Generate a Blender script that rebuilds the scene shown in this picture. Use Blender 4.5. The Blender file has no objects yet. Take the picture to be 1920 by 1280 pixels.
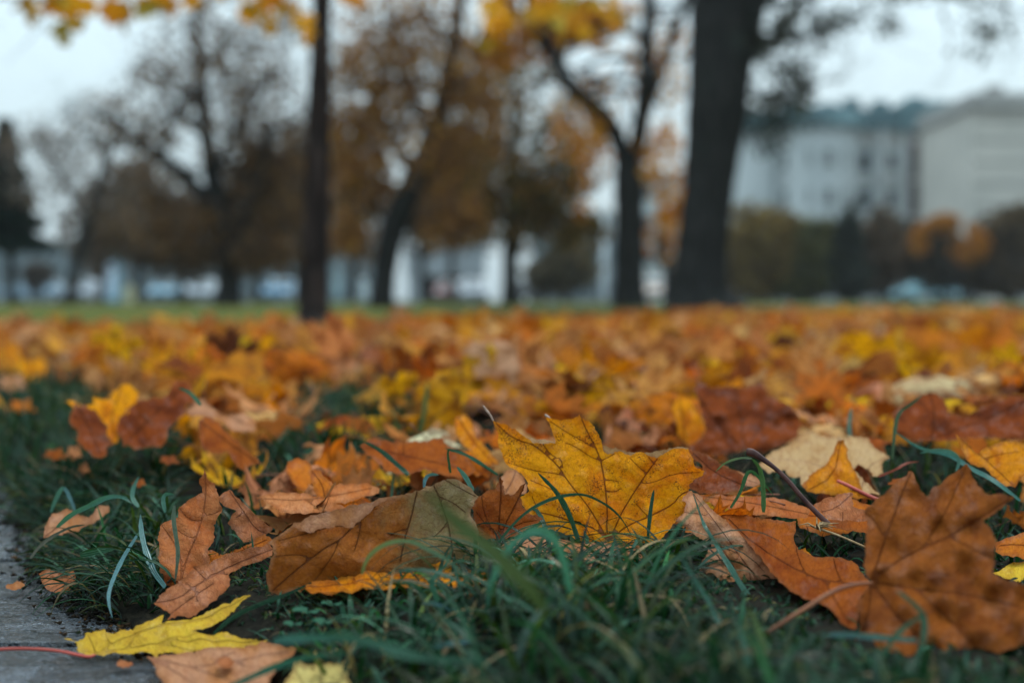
import bpy, math, random
import numpy as np
from mathutils import Vector, Matrix
from mathutils.geometry import delaunay_2d_cdt

# ------------------------------------------------------------------ camera, sky, sun, exposure
SC = bpy.context.scene
F = 1920 * 50 / 36.0
H0 = 0.16
PITCH = math.atan((640 - 562) / F)
cam_d = bpy.data.cameras.new('camera'); cam = bpy.data.objects.new('camera', cam_d)
SC.collection.objects.link(cam); SC.camera = cam
cam_d.lens = 50; cam_d.sensor_width = 36; cam_d.clip_start = 0.02; cam_d.clip_end = 3000
cam.location = (0, 0, H0); cam.rotation_euler = (math.pi / 2 - PITCH, 0, 0)
cam_d.dof.use_dof = True; cam_d.dof.focus_distance = 0.875; cam_d.dof.aperture_fstop = 4.5
cam_d.dof.aperture_blades = 0

W = bpy.data.worlds.new('World'); SC.world = W; W.use_nodes = True
nt = W.node_tree; nt.nodes.clear()
sky = nt.nodes.new('ShaderNodeTexSky'); sky.sky_type = 'NISHITA'; sky.sun_disc = False
SUN_EL, SUN_AZ = math.radians(58), math.radians(25)      # azimuth measured from +Y towards +X
sky.sun_elevation = SUN_EL; sky.sun_rotation = SUN_AZ
sky.air_density = 1.5; sky.dust_density = 4.0; sky.ozone_density = 2.0
mx = nt.nodes.new('ShaderNodeMix'); mx.data_type = 'RGBA'
mx.inputs[0].default_value = 0.86
tcw = nt.nodes.new('ShaderNodeTexCoord'); sxw = nt.nodes.new('ShaderNodeSeparateXYZ'); nt.links.new(tcw.outputs['Generated'], sxw.inputs[0])
mrw = nt.nodes.new('ShaderNodeMapRange'); nt.links.new(sxw.outputs[2], mrw.inputs[0]); mrw.inputs[1].default_value = 0; mrw.inputs[2].default_value = 1
mrw.inputs[3].default_value = .58; mrw.inputs[4].default_value = 2.0          # overcast sky: brighter overhead than at the horizon
vmw = nt.nodes.new('ShaderNodeVectorMath'); vmw.operation = 'SCALE'; vmw.inputs[0].default_value = (7.7, 9.75, 10.7); nt.links.new(mrw.outputs[0], vmw.inputs[3])
nt.links.new(vmw.outputs[0], mx.inputs[7])
bg = nt.nodes.new('ShaderNodeBackground'); bg.inputs[1].default_value = 0.088
wo = nt.nodes.new('ShaderNodeOutputWorld')
nt.links.new(sky.outputs[0], mx.inputs[6]); nt.links.new(mx.outputs[2], bg.inputs[0]); nt.links.new(bg.outputs[0], wo.inputs[0])

sun_d = bpy.data.lights.new('sun', 'SUN'); sun = bpy.data.objects.new('sun', sun_d); SC.collection.objects.link(sun)
sun_d.energy = 1.5; sun_d.angle = math.radians(14); sun_d.color = (1, .95, .88)
sd = Vector((math.sin(SUN_AZ) * math.cos(SUN_EL), math.cos(SUN_AZ) * math.cos(SUN_EL), math.sin(SUN_EL)))
sun.rotation_euler = sd.to_track_quat('Z', 'Y').to_euler(); sun.location = (0, 0, 30)
SC.view_settings.view_transform = 'Standard'; SC.view_settings.look = 'None'
SC.view_settings.exposure = 0.54; SC.view_settings.gamma = 1
SC.cycles.use_denoising = True
SC.cycles.max_bounces = 8; SC.cycles.diffuse_bounces = 4; SC.cycles.glossy_bounces = 3
SC.cycles.transmission_bounces = 5; SC.cycles.transparent_max_bounces = 8
SC.cycles.volume_bounces = 1
try: SC.cycles.filter_width = 1.5
except Exception: pass

# ------------------------------------------------------------------ helpers
C = SC.collection
_cp, _sp = math.cos(PITCH), math.sin(PITCH)
FWD = np.array([0, _cp, -_sp]); UP = np.array([0, _sp, _cp]); RT = np.array([1., 0, 0]); CAM = np.array([0, 0, H0])
def Pn(px, py, d):
    px = np.asarray(px, float); py = np.asarray(py, float); d = np.asarray(d, float)
    x = (px - 960) / F; y = -(py - 640) / F
    return CAM + d[..., None] * (FWD + x[..., None] * RT + y[..., None] * UP)
def P(px, py, d): return Vector(Pn(px, py, d))
def proj(p):
    q = np.asarray(p, float) - CAM
    d = q @ FWD
    return 960 + F * (q @ RT) / d, 640 - F * (q @ UP) / d, d
def S(pts, reg):                     # coordinates read in an enlarged crop -> coordinates of the whole picture
    ox, oy, s = reg
    return [(ox + a / s, oy + b / s) for a, b in pts]
R3 = (0, 560, 3); R4 = (640, 560, 3); R5 = (1280, 560, 3); R6 = (0, 860, 3); R7 = (640, 860, 3); R8 = (1280, 860, 3)
Z7 = (900, 740, 4); Z8 = (480, 860, 4.174); FULL = (0, 0, 1)

def mesh(name, V, Fc, attrs=None, smooth=True):
    m = bpy.data.meshes.new(name)
    V = np.asarray(V, np.float32)
    if isinstance(Fc, np.ndarray):
        n, k = Fc.shape
        m.vertices.add(len(V)); m.vertices.foreach_set('co', V.ravel())
        m.loops.add(n * k); m.loops.foreach_set('vertex_index', Fc.astype(np.int32).ravel())
        m.polygons.add(n); m.polygons.foreach_set('loop_start', np.arange(0, n * k, k, dtype=np.int32))
        m.update(calc_edges=True)
    else:
        m.from_pydata(V.tolist(), [], [list(f) for f in Fc]); m.update()
    if attrs:
        for k, a in attrs.items():
            a = np.asarray(a, np.float32)
            if a.ndim == 1:
                at = m.attributes.new(k, 'FLOAT', 'POINT'); at.data.foreach_set('value', a)
            elif a.shape[1] == 3:
                at = m.attributes.new(k, 'FLOAT_VECTOR', 'POINT'); at.data.foreach_set('vector', a.ravel())
            else:
                at = m.attributes.new(k, 'FLOAT_COLOR', 'POINT'); at.data.foreach_set('color', a.ravel())
    if smooth: m.polygons.foreach_set('use_smooth', np.ones(len(m.polygons), bool))
    return m
def link(name, me, mat=None, parent=None, label=None, cat=None, group=None, kind=None, loc=None):
    o = bpy.data.objects.new(name, me); C.objects.link(o)
    if mat is not None and me is not None:
        if len(me.materials) == 0: me.materials.append(mat)
    if parent is not None: o.parent = parent
    if loc is not None: o.location = loc
    if label: o['label'] = label
    if cat: o['category'] = cat
    if group: o['group'] = group
    if kind: o['kind'] = kind
    return o
def recenter(me, origin):
    co = np.empty(len(me.vertices) * 3, np.float32); me.vertices.foreach_get('co', co)
    co = co.reshape(-1, 3) - np.array(origin, np.float32); me.vertices.foreach_set('co', co.ravel()); me.update()

class MB:                                        # collects simple solids into one mesh
    def __init__(s): s.v = []; s.f = []
    def add(s, V, Fc):
        n = len(s.v); s.v += [tuple(x) for x in V]; s.f += [tuple(i + n for i in f) for f in Fc]
    def box(s, c, size, rz=0):
        cx, cy, cz = c; a, b, h = size[0] / 2, size[1] / 2, size[2] / 2
        cr, sr = math.cos(rz), math.sin(rz); V = []
        for z in (-h, h):
            for x, y in ((-a, -b), (a, -b), (a, b), (-a, b)):
                V.append((cx + x * cr - y * sr, cy + x * sr + y * cr, cz + z))
        s.add(V, [(3, 2, 1, 0), (4, 5, 6, 7), (0, 1, 5, 4), (1, 2, 6, 5), (2, 3, 7, 6), (3, 0, 4, 7)])
    def tube(s, pts, rad, n=8, cap=True, jit=0, rng=None, flare=None):
        pts = [Vector(p) for p in pts]; base = len(s.v); k = len(pts)
        ref = Vector((0, 1, 0)) if abs((pts[-1] - pts[0]).normalized().y) < .8 else Vector((1, 0, 0))
        V = []
        for i, p in enumerate(pts):
            t = (pts[min(i + 1, k - 1)] - pts[max(i - 1, 0)]).normalized()
            u = t.cross(ref).normalized(); w = t.cross(u).normalized()
            for j in range(n):
                a = 2 * math.pi * j / n
                r = rad[i] * (1 + (rng.uniform(-jit, jit) if jit else 0))
                if flare and i < len(flare): r *= 1 + flare[i] * (0.5 + 0.5 * math.sin(a * 3 + 1))
                V.append(p + (u * math.cos(a) + w * math.sin(a)) * r)
        Fc = [(i * n + j, i * n + (j + 1) % n, (i + 1) * n + (j + 1) % n, (i + 1) * n + j) for i in range(k - 1) for j in range(n)]
        if cap: Fc.append(tuple(range(n))[::-1]); Fc.append(tuple((k - 1) * n + j for j in range(n)))
        s.add(V, Fc)
    def build(s, name, mat, parent=None, smooth=False, origin=None, **kw):
        V = np.array(s.v)
        if origin is None and parent is None: origin = (V[:, 0].mean(), V[:, 1].mean(), V[:, 2].min())
        o0 = origin if origin is not None else (parent.location if parent is not None else (0, 0, 0))
        m = mesh(name, V - np.array(o0), s.f, smooth=smooth)
        o = link(name, m, mat, parent, **kw)
        if parent is None: o.location = o0
        return o

# --- node helper
class N:
    def __init__(s, name):
        s.m = bpy.data.materials.new(name); s.m.use_nodes = True; s.t = s.m.node_tree; s.t.nodes.clear()
        s.out = s.t.nodes.new('ShaderNodeOutputMaterial')
    def n(s, ty, **kw):
        x = s.t.nodes.new(ty)
        for k, v in kw.items(): setattr(x, k, v)
        return x
    def set(s, sock, v):
        if hasattr(v, 'is_output'): s.t.links.new(v, sock)
        elif isinstance(v, (tuple, list)):
            sock.default_value = tuple(v) + ((1,) if len(v) == 3 and sock.type == 'RGBA' else ())
        else: sock.default_value = v
    def attr(s, name): x = s.n('ShaderNodeAttribute', attribute_name=name); return x
    def math(s, op, a, b=0.0, c=None):
        x = s.n('ShaderNodeMath', operation=op); s.set(x.inputs[0], a); s.set(x.inputs[1], b)
        if c is not None: s.set(x.inputs[2], c)
        return x.outputs[0]
    def ramp(s, v, a, b, lo=0., hi=1.):           # smooth map range
        x = s.n('ShaderNodeMapRange', interpolation_type='SMOOTHSTEP')
        s.set(x.inputs[0], v); x.inputs[1].default_value = a; x.inputs[2].default_value = b
        x.inputs[3].default_value = lo; x.inputs[4].default_value = hi; return x.outputs[0]
    def noise(s, vec, scale, detail=3, rough=.55, dist=0.):
        x = s.n('ShaderNodeTexNoise'); 
        if vec is not None: s.set(x.inputs['Vector'], vec)
        x.inputs['Scale'].default_value = scale; x.inputs['Detail'].default_value = detail
        x.inputs['Roughness'].default_value = rough; x.inputs['Distortion'].default_value = dist
        return x.outputs[0]
    def mix(s, f, a, b, mode='MIX'):
        x = s.n('ShaderNodeMix', data_type='RGBA', blend_type=mode)
        s.set(x.inputs[0], f); s.set(x.inputs[6], a); s.set(x.inputs[7], b); return x.outputs[2]
    def bsdf(s, col, rough=.6, spec=.5, metal=0., normal=None, **kw):
        x = s.n('ShaderNodeBsdfPrincipled'); s.set(x.inputs['Base Color'], col); s.set(x.inputs['Roughness'], rough)
        x.inputs['Specular IOR Level'].default_value = spec; x.inputs['Metallic'].default_value = metal
        if normal is not None: s.set(x.inputs['Normal'], normal)
        for k, v in kw.items(): s.set(x.inputs[k], v)
        return x.outputs[0]
    def matte(s, col, gloss=.035, rough=.5, normal=None, lay=0.0):
        d = s.n('ShaderNodeBsdfDiffuse'); s.set(d.inputs[0], col)
        g = s.n('ShaderNodeBsdfGlossy'); g.inputs[0].default_value = (1, 1, 1, 1); s.set(g.inputs['Roughness'], rough)
        if normal is not None: s.set(d.inputs['Normal'], normal); s.set(g.inputs['Normal'], normal)
        m = s.n('ShaderNodeMixShader'); s.set(m.inputs[0], gloss)
        s.t.links.new(d.outputs[0], m.inputs[1]); s.t.links.new(g.outputs[0], m.inputs[2]); return m.outputs[0]
    def bump(s, h, dist, strength=1.0):
        x = s.n('ShaderNodeBump'); x.inputs['Strength'].default_value = strength; x.inputs['Distance'].default_value = dist
        s.set(x.inputs['Height'], h); return x.outputs[0]
    def done(s, sh): s.t.links.new(sh, s.out.inputs[0]); return s.m

def mat_leaf(name, c1=None, c2=None, vein=(.12, .035, .01), back=(.50, .28, .18), backmix=.6, spots=.5, trans=.38, source=None,
             rough=.5, light_vein=0., edge=(.18, .06, .02), edgew=.5, seed=0., spotcol=(.10, .028, .008), pat=1.0, grad=None, vs=.6, gloss=.03):
    k = N(name); lc = k.attr('lc').outputs['Vector']
    mp = k.n('ShaderNodeMapping'); k.set(mp.inputs[0], lc)
    if source == 'object':
        oi = k.n('ShaderNodeObjectInfo'); base = oi.outputs['Color']
        cr = k.n('ShaderNodeCombineXYZ'); k.set(cr.inputs[0], k.math('MULTIPLY', oi.outputs['Random'], 90.0)); k.set(cr.inputs[1], k.math('MULTIPLY', oi.outputs['Random'], 37.0))
        k.set(mp.inputs[1], cr.outputs[0])
        c1 = base; c2 = k.mix(1.0, base, (.55, .42, .45, 1), 'MULTIPLY')
    elif source == 'tint':
        base = k.attr('tint').outputs['Color']; c1 = base; c2 = k.mix(1.0, base, (.6, .45, .45, 1), 'MULTIPLY')
    else:
        mp.inputs[1].default_value = (seed * 13.7, seed * 7.1, seed)
    lc = mp.outputs[0]
    nl = k.noise(lc, .45, 3, .6, .6)
    f0 = k.ramp(nl, .40, .68)
    if grad:
        sg = k.n('ShaderNodeSeparateXYZ'); k.set(sg.inputs[0], k.attr('lc').outputs['Vector'])
        f0 = k.ramp(k.math('ADD', sg.outputs[grad[0]], k.math('MULTIPLY', k.math('SUBTRACT', nl, .5), grad[3])), grad[1], grad[2])
    col = k.mix(f0, c1, c2)
    # fine blotches and speckle
    n2 = k.noise(lc, 3.2, 5, .7)
    col = k.mix(k.ramp(n2, .42, .70, 0, .55 * pat), col, k.mix(1.0, col, (.58, .42, .40, 1), 'MULTIPLY'))
    if spots > 0:
        n3 = k.noise(lc, .7, 4, .6, 1.0); n4 = k.noise(lc, 9.0, 3, .75)
        sp = k.math('MULTIPLY', k.ramp(n3, .50, .66), k.ramp(n4, .48, .62))
        col = k.mix(k.math('MULTIPLY', sp, spots), col, spotcol)
        v = k.n('ShaderNodeTexVoronoi', feature='F1'); k.set(v.inputs['Vector'], lc); v.inputs['Scale'].default_value = 2.1
        dot = k.math('MULTIPLY', k.ramp(v.outputs['Distance'], .05, .11, 1, 0), k.ramp(nl, .40, .5))
        col = k.mix(k.math('MULTIPLY', dot, spots * .8), col, spotcol)
    ed = k.attr('edge').outputs['Fac']
    en = k.math('ADD', ed, k.math('MULTIPLY', n2, -3.0))
    col = k.mix(k.math('MULTIPLY', k.ramp(en, -1.2, 1.6, 1, 0), edgew), col, edge)
    # small net of veins between the traced ones
    v2 = k.n('ShaderNodeTexVoronoi', feature='DISTANCE_TO_EDGE'); k.set(v2.inputs['Vector'], lc); v2.inputs['Scale'].default_value = 2.6
    v3 = k.n('ShaderNodeTexVoronoi', feature='DISTANCE_TO_EDGE'); k.set(v3.inputs['Vector'], lc); v3.inputs['Scale'].default_value = 8.0
    net = k.math('MAXIMUM', k.ramp(v2.outputs[0], .0, .07, 1, 0), k.math('MULTIPLY', k.ramp(v3.outputs[0], 0, .10, 1, 0), .5))
    vd = k.attr('vein').outputs['Fac']
    mv = k.ramp(vd, .08, .58, 1, 0)
    halo = k.math('MULTIPLY', k.ramp(vd, .3, 3.5, 1, 0), .22)
    col = k.mix(k.math('MULTIPLY', net, .16 * pat), col, vein)
    col = k.mix(halo, col, k.mix(.55, col, vein))
    fcol = k.mix(k.math('MULTIPLY', mv, vs), col, vein)
    geo = k.n('ShaderNodeNewGeometry')
    bcol = k.mix(backmix, col, back)
    bcol = k.mix(k.math('MULTIPLY', mv, .6), bcol, k.mix(.4, vein, back))
    cc = k.mix(geo.outputs['Backfacing'], fcol, bcol)
    h = k.math('ADD', k.math('MULTIPLY', mv, -1.2), k.math('ADD', k.math('MULTIPLY', net, -.22), k.math('MULTIPLY', n2, .9)))
    n5 = k.noise(lc, 1.1, 4, .6, .8)
    h = k.math('ADD', h, k.math('MULTIPLY', n5, 2.6))
    nrm = k.bump(h, .0011, 1.0)
    wet = k.ramp(k.noise(lc, 1.3, 3, .6), .50, .66, gloss * .15, gloss * .75)
    b = k.matte(cc, wet, rough - .12, nrm)
    t = k.n('ShaderNodeBsdfTranslucent'); k.set(t.inputs[0], k.mix(1.0, cc, (1.0, .86, .62, 1), 'MULTIPLY')); k.set(t.inputs[1], nrm)
    ms = k.n('ShaderNodeMixShader'); ms.inputs[0].default_value = trans
    k.t.links.new(b, ms.inputs[1]); k.t.links.new(t.outputs[0], ms.inputs[2])
    return k.done(ms.outputs[0])

def mat_simple(name, c1, c2=None, scale=3., rough=.7, spec=.4, metal=0., bump=0., bscale=None, obj=True):
    k = N(name); tc = k.n('ShaderNodeTexCoord').outputs['Object']
    n = k.noise(tc, scale, 5, .6)
    col = k.mix(k.ramp(n, .35, .65), c1, c2 if c2 else tuple(x * .75 for x in c1))
    nr = None
    if bump: nr = k.bump(k.noise(tc, bscale or scale * 3, 5, .65), bump)
    return k.done(k.bsdf(col, rough, spec, metal, nr))

def mat_bark(name, c1, c2, sc=1.0, bump=.02):
    k = N(name); tc = k.n('ShaderNodeTexCoord').outputs['Object']
    mp = k.n('ShaderNodeMapping'); k.set(mp.inputs[0], tc); mp.inputs[3].default_value = (6 * sc, 6 * sc, 1.1 * sc)
    n = k.noise(mp.outputs[0], 2.2, 6, .7, .6)
    v = k.n('ShaderNodeTexVoronoi', feature='DISTANCE_TO_EDGE'); k.set(v.inputs['Vector'], mp.outputs[0]); v.inputs['Scale'].default_value = 1.6
    cr = k.ramp(v.outputs[0], 0, .22)
    col = k.mix(k.math('MULTIPLY', cr, k.ramp(n, .3, .7)), c1, c2)
    moss = k.noise(tc, 1.3, 4, .6)
    col = k.mix(k.ramp(moss, .55, .75, 0, .4), col, (.04, .055, .045, 1))
    return k.done(k.matte(col, .008, .6, k.bump(k.math('ADD', cr, n), bump)))

def mat_tint(name, rough=.6, spec=.4, trans=.3, tcol=(1, .9, .6)):
    k = N(name); c = k.attr('tint').outputs['Color']
    b = k.matte(c, .004, .6)
    t = k.n('ShaderNodeBsdfTranslucent'); k.set(t.inputs[0], k.mix(1.0, c, tuple(tcol) + (1,), 'MULTIPLY'))
    ms = k.n('ShaderNodeMixShader'); ms.inputs[0].default_value = trans
    k.t.links.new(b, ms.inputs[1]); k.t.links.new(t.outputs[0], ms.inputs[2])
    return k.done(ms.outputs[0])

def mat_grass():
    k = N('grass'); c = k.attr('tint').outputs['Color']; sp = k.attr('across').outputs['Fac']
    tc = k.n('ShaderNodeTexCoord').outputs['Object']
    w = k.noise(tc, 400, 3, .7)
    st = k.math('ADD', k.math('SINE', k.math('MULTIPLY', sp, 19.0)), 0.0)
    col = k.mix(k.ramp(st, -.6, .9, 0, .45), c, k.mix(1.0, c, (1.5, 1.4, 1.6, 1), 'MULTIPLY'))
    col = k.mix(k.ramp(w, .45, .7, 0, .4), col, k.mix(1.0, c, (.5, .55, .5, 1), 'MULTIPLY'))
    b = k.matte(col, .034, .26, k.bump(k.math('MULTIPLY', st, 1.0), .00025))
    t = k.n('ShaderNodeBsdfTranslucent'); k.set(t.inputs[0], k.mix(1.0, col, (.8, 1.0, .55, 1), 'MULTIPLY'))
    ms = k.n('ShaderNodeMixShader'); ms.inputs[0].default_value = .28
    k.t.links.new(b, ms.inputs[1]); k.t.links.new(t.outputs[0], ms.inputs[2])
    return k.done(ms.outputs[0])
GRASS = mat_grass()
SHEET = mat_leaf('fallen_leaf_tinted', source='tint', spots=.35, back=(.58, .26, .09), backmix=.38)
LEAFO = mat_leaf('fallen_leaf_coloured', source='object', spots=.55, back=(.58, .26, .09), backmix=.38)
STEM = mat_simple('petiole', (.22, .08, .035), (.12, .04, .02), 60, .6, .2)
STEMRED = mat_simple('petiole_red', (.42, .065, .045), (.30, .045, .03), 60, .5, .25)
FOLI = mat_tint('crown_leaves', .7, .15, .3)
BARK_DARK = mat_bark('bark_dark', (.010, .010, .010), (.034, .032, .030))
BARK_WARM = mat_bark('bark_warm', (.014, .010, .009), (.052, .036, .030), 1.6, .01)
BARK_FAR = mat_bark('bark_far', (.014, .014, .014), (.042, .038, .036))

# ------------------------------------------------------------------ ground
# edge of the lawn against the paving, as x for a given y
def edge_x(y):
    y = np.asarray(y, float)
    return np.interp(y, [.2, .706, .76, .83, .93, 1.1, 1.3, 2.2, 9.], [.02, -.127, -.178, -.244, -.290, -.365, -.46, -.96, -4.5]) + .008 * np.sin(y * 23) + .006 * np.sin(y * 61 + 1) + .003 * np.sin(y * 190)
def ground_h(x, y):
    x = np.asarray(x, float); y = np.asarray(y, float)
    bank = -.032 * np.clip(1 - (x - edge_x(np.minimum(y, 2.2))) / .15, 0, 1) ** 1.5 * (y < 2.35)
    return bank + (.004 * np.sin(9 * x + 1) * np.cos(7 * y) + .006 * np.sin(2.3 * x + 4 * y)) * np.clip((y - .7) / .5, 0, 1) * np.clip((14 - y) / 6, 0, 1)
def build_ground():
    ys = np.concatenate([np.linspace(.30, 2.2, 130), np.linspace(2.25, 9, 70)[1:], np.geomspace(9.2, 64, 30)])
    nx = 90
    V = []; rows = len(ys)
    for y in ys:
        ex = float(edge_x(min(y, 2.2)))
        if y > 2.2: ex = float(edge_x(2.2)) - (y - 2.2) * 1.3
        half = .75 + y * .9
        t = np.linspace(0, 1, nx)
        xs = ex + (t ** 1.6) * (half - ex)
        for i, x in enumerate(xs):
            dd = x - ex
            drop = (-.02 * max(0, 1 - dd / .012) + .0022 * math.sin(x * 310 + 5 * math.sin(y * 170)) * math.sin(y * 260)) if y < 2.3 else 0
            V.append((x, y, float(ground_h(x, y)) + drop))
    Fc = [(r * nx + i, r * nx + i + 1, (r + 1) * nx + i + 1, (r + 1) * nx + i) for r in range(rows - 1) for i in range(nx - 1)]
    k = N('lawn_soil'); tc = k.n('ShaderNodeTexCoord').outputs['Object']
    sx = k.n('ShaderNodeSeparateXYZ'); k.set(sx.inputs[0], tc)
    n = k.noise(tc, 60, 6, .7); n2 = k.noise(tc, 1.2, 4, .6); n3 = k.noise(tc, 14, 5, .65)
    soil = k.mix(k.ramp(n, .35, .7), (.004, .004, .003, 1), (.016, .014, .009, 1))
    gr = k.mix(k.ramp(n3, .35, .65), (.03, .05, .016, 1), (.09, .10, .028, 1))
    gr = k.mix(k.ramp(n2, .45, .65, 0, .6), gr, (.12, .095, .025, 1))
    far = k.ramp(sx.outputs[1], 6.0, 10.0)
    col = k.mix(far, soil, gr)
    m = k.done(k.matte(col, .005, .6, k.bump(n, .004)))
    o = link('lawn', mesh('lawn', np.array(V), np.array(Fc)), m, kind='structure')
    # wide base ground under and beyond everything
    k = N('base_ground'); tc = k.n('ShaderNodeTexCoord').outputs['Object']
    m = k.done(k.bsdf(k.mix(k.ramp(k.noise(tc, .4, 5), .4, .6), (.05, .06, .03, 1), (.09, .075, .04, 1)), .95, .2))
    mb = MB(); mb.add([(-300, -20, -.09), (300, -20, -.09), (300, 400, -.09), (-300, 400, -.09)], [(0, 1, 2, 3)])
    mb.build('ground', m, origin=(0, 0, 0), kind='structure')
    m = mat_simple('asphalt', (.045, .047, .05), (.06, .062, .066), 2., .55, .5)
    mb = MB(); mb.add([(-200, 66, -.02), (200, 66, -.02), (200, 102, -.02), (-200, 102, -.02)], [(0, 1, 2, 3)])
    mb.build('road', m, origin=(0, 80, -.02), kind='structure')
    mb = MB(); mb.box((0, 64.8, -.03), (360, 2.2, .12)); mb.box((0, 104.5, -.03), (360, 5, .14))
    mb.build('pavement', mat_simple('concrete', (.10, .10, .10), (.14, .14, .135), 1., .8), origin=(0, 64.8, 0), kind='structure')
build_ground()

def build_paving():
    k = N('wet_granite'); tc = k.n('ShaderNodeTexCoord').outputs['Object']
    n1 = k.noise(tc, 14, 5, .65, .4); n2 = k.noise(tc, 120, 4, .7, .3); n3 = k.noise(tc, 420, 3, .7)
    col = k.mix(k.ramp(n2, .44, .56), (.005, .007, .010, 1), (.034, .046, .062, 1))
    col = k.mix(k.ramp(n3, .56, .66, 0, .7), col, (.26, .30, .34, 1))
    col = k.mix(k.ramp(n1, .47, .66, 0, .8), col, (.014, .014, .013, 1))
    rough = k.math('ADD', k.ramp(n1, .38, .56, .30, .06), k.math('MULTIPLY', n3, .16))
    n4 = k.noise(tc, 48, 3, .6, .5)
    h = k.math('ADD', k.math('MULTIPLY', n4, 1.8), k.math('ADD', k.math('MULTIPLY', n2, 1.0), k.math('MULTIPLY', n3, .35)))
    m = k.done(k.bsdf(col, rough, .5, normal=k.bump(h, .0075, 1.0)))
    mb = MB()
    # courses of slabs: joints run across the view
    rows = [.30, .52, .786, .838, 1.05, 1.32, 1.6, 1.9, 2.2]
    rng = random.Random(4)
    for a, b in zip(rows[:-1], rows[1:]):
        x = -2.2 + rng.uniform(0, .2)
        while x < .25:
            w = rng.uniform(.38, .52)
            g = .009
            z = -.032 + rng.uniform(-.0012, .0012)
            mb.box((x + w / 2, (a + b) / 2, z - .03), (w - g, b - a - g, .06)); x += w
    o = mb.build('paving', m, origin=(-.5, 1, -.06), kind='structure')
    bv = o.modifiers.new('bevel', 'BEVEL'); bv.width = .0025; bv.segments = 2
    mb = MB(); mb.add([(-2.5, .2, -.058), (.3, .2, -.058), (.3, 2.3, -.058), (-2.5, 2.3, -.058)], [(0, 1, 2, 3)])
    mb.build('joint_sand', mat_simple('joint_dirt', (.012, .011, .010), (.03, .028, .022), 80, .9), origin=(0, 0, -.045), kind='structure')
build_paving()

# ------------------------------------------------------------------ leaves: flat outline + veins -> triangulated blade
def inside(pts, poly):
    x, y = pts[:, 0], pts[:, 1]; r = np.zeros(len(pts), bool); n = len(poly)
    for i in range(n):
        x1, y1 = poly[i]; x2, y2 = poly[(i + 1) % n]
        if y1 == y2: continue
        c = ((y1 > y) != (y2 > y)) & (x < (x2 - x1) * (y - y1) / (y2 - y1) + x1); r ^= c
    return r
def seg_dist(pts, A, B):
    d = np.full(len(pts), 1e9)
    for a, b in zip(A, B):
        ab = b - a; L = max(ab @ ab, 1e-12)
        t = np.clip(((pts - a) @ ab) / L, 0, 1)
        q = pts - (a + t[:, None] * ab); d = np.minimum(d, np.sqrt((q * q).sum(1)))
    return d
def resample(pts, h, closed):
    pts = np.asarray(pts, float); out = []
    n = len(pts); m = n if closed else n - 1
    for i in range(m):
        a, b = pts[i], pts[(i + 1) % n]; k = max(1, int(round(np.hypot(*(b - a)) / h)))
        for j in range(k): out.append(a + (b - a) * j / k)
    if not closed: out.append(pts[-1])
    return np.array(out)
def jag(pts, h, rng, amp=.10):
    """closed outline in cm -> natural wavy edge, corner points kept"""
    n = len(pts); out = []
    for i in range(n):
        a, b = np.array(pts[i], float), np.array(pts[(i + 1) % n], float); L = np.hypot(*(b - a)); k = max(1, int(round(L / h)))
        nr = np.array([-(b - a)[1], (b - a)[0]]) / max(L, 1e-6)
        bow = rng.uniform(-amp, amp) * .5 * min(L, 1.4); ph = rng.uniform(0, 6)
        for j in range(k):
            t = j / k; w = math.sin(math.pi * t)
            o = bow * w + (rng.uniform(-1, 1) * .022 + .035 * math.sin(ph + t * L * 7) + (.05 if rng.random() < .12 else 0)) * (w > 0)
            out.append(a + (b - a) * t + nr * o)
    return np.array(out)
def tri_leaf(outline, veins, h, rng):
    """all in cm; veins: list of (polyline, weight)"""
    lo, hi = outline.min(0), outline.max(0)
    gx = np.arange(lo[0], hi[0], h); gy = np.arange(lo[1], hi[1], h * .87)
    g = np.array([(x + (h / 2 if j % 2 else 0), y) for j, y in enumerate(gy) for x in gx])
    g += np.array([[rng.uniform(-.22, .22) * h, rng.uniform(-.22, .22) * h] for _ in range(len(g))])
    g = g[inside(g, outline)]
    nO = len(outline); g = g[seg_dist(g, outline, np.roll(outline, -1, 0)) > .35 * h]
    verts = [Vector(p) for p in outline]; edges = [(i, (i + 1) % nO) for i in range(nO)]
    A, B, Wt = [], [], []
    vp = []
    for pl, wt in veins:
        q = resample(pl, h * .8, False)
        for a, b in zip(q[:-1], q[1:]): A.append(a); B.append(b); Wt.append(wt)
        ins = inside(q, outline) & (seg_dist(q, outline, np.roll(outline, -1, 0)) > .15 * h)
        prev = None
        for p, ok in zip(q, ins):
            if ok:
                verts.append(Vector(p)); i = len(verts) - 1; vp.append(p)
                if prev is not None: edges.append((prev, i))
                prev = i
            else: prev = None
    if vp:
        vp = np.array(vp); keep = np.ones(len(g), bool)
        for i in range(0, len(vp)):
            keep &= ((g - vp[i]) ** 2).sum(1) > (.4 * h) ** 2
        g = g[keep]
    verts += [Vector(p) for p in g]
    r = delaunay_2d_cdt(verts, edges, [], 1, 1e-4)
    V = np.array([(v.x, v.y) for v in r[0]]); Fc = [f for f in r[2] if len(f) == 3]
    Fc = np.array(Fc)
    # counter-clockwise
    a, b, c = V[Fc[:, 0]], V[Fc[:, 1]], V[Fc[:, 2]]
    cr = (b[:, 0] - a[:, 0]) * (c[:, 1] - a[:, 1]) - (b[:, 1] - a[:, 1]) * (c[:, 0] - a[:, 0])
    Fc[cr < 0] = Fc[cr < 0][:, ::-1]
    vd = np.full(len(V), 50.)
    if A:
        A, B, Wt = np.array(A), np.array(B), np.array(Wt)
        for wt in set(Wt.tolist()):
            s = Wt == wt; vd = np.minimum(vd, seg_dist(V, A[s], B[s]) * 10 * wt)
    ed = seg_dist(V, outline, np.roll(outline, -1, 0)) * 10
    return V, Fc, vd, ed
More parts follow.
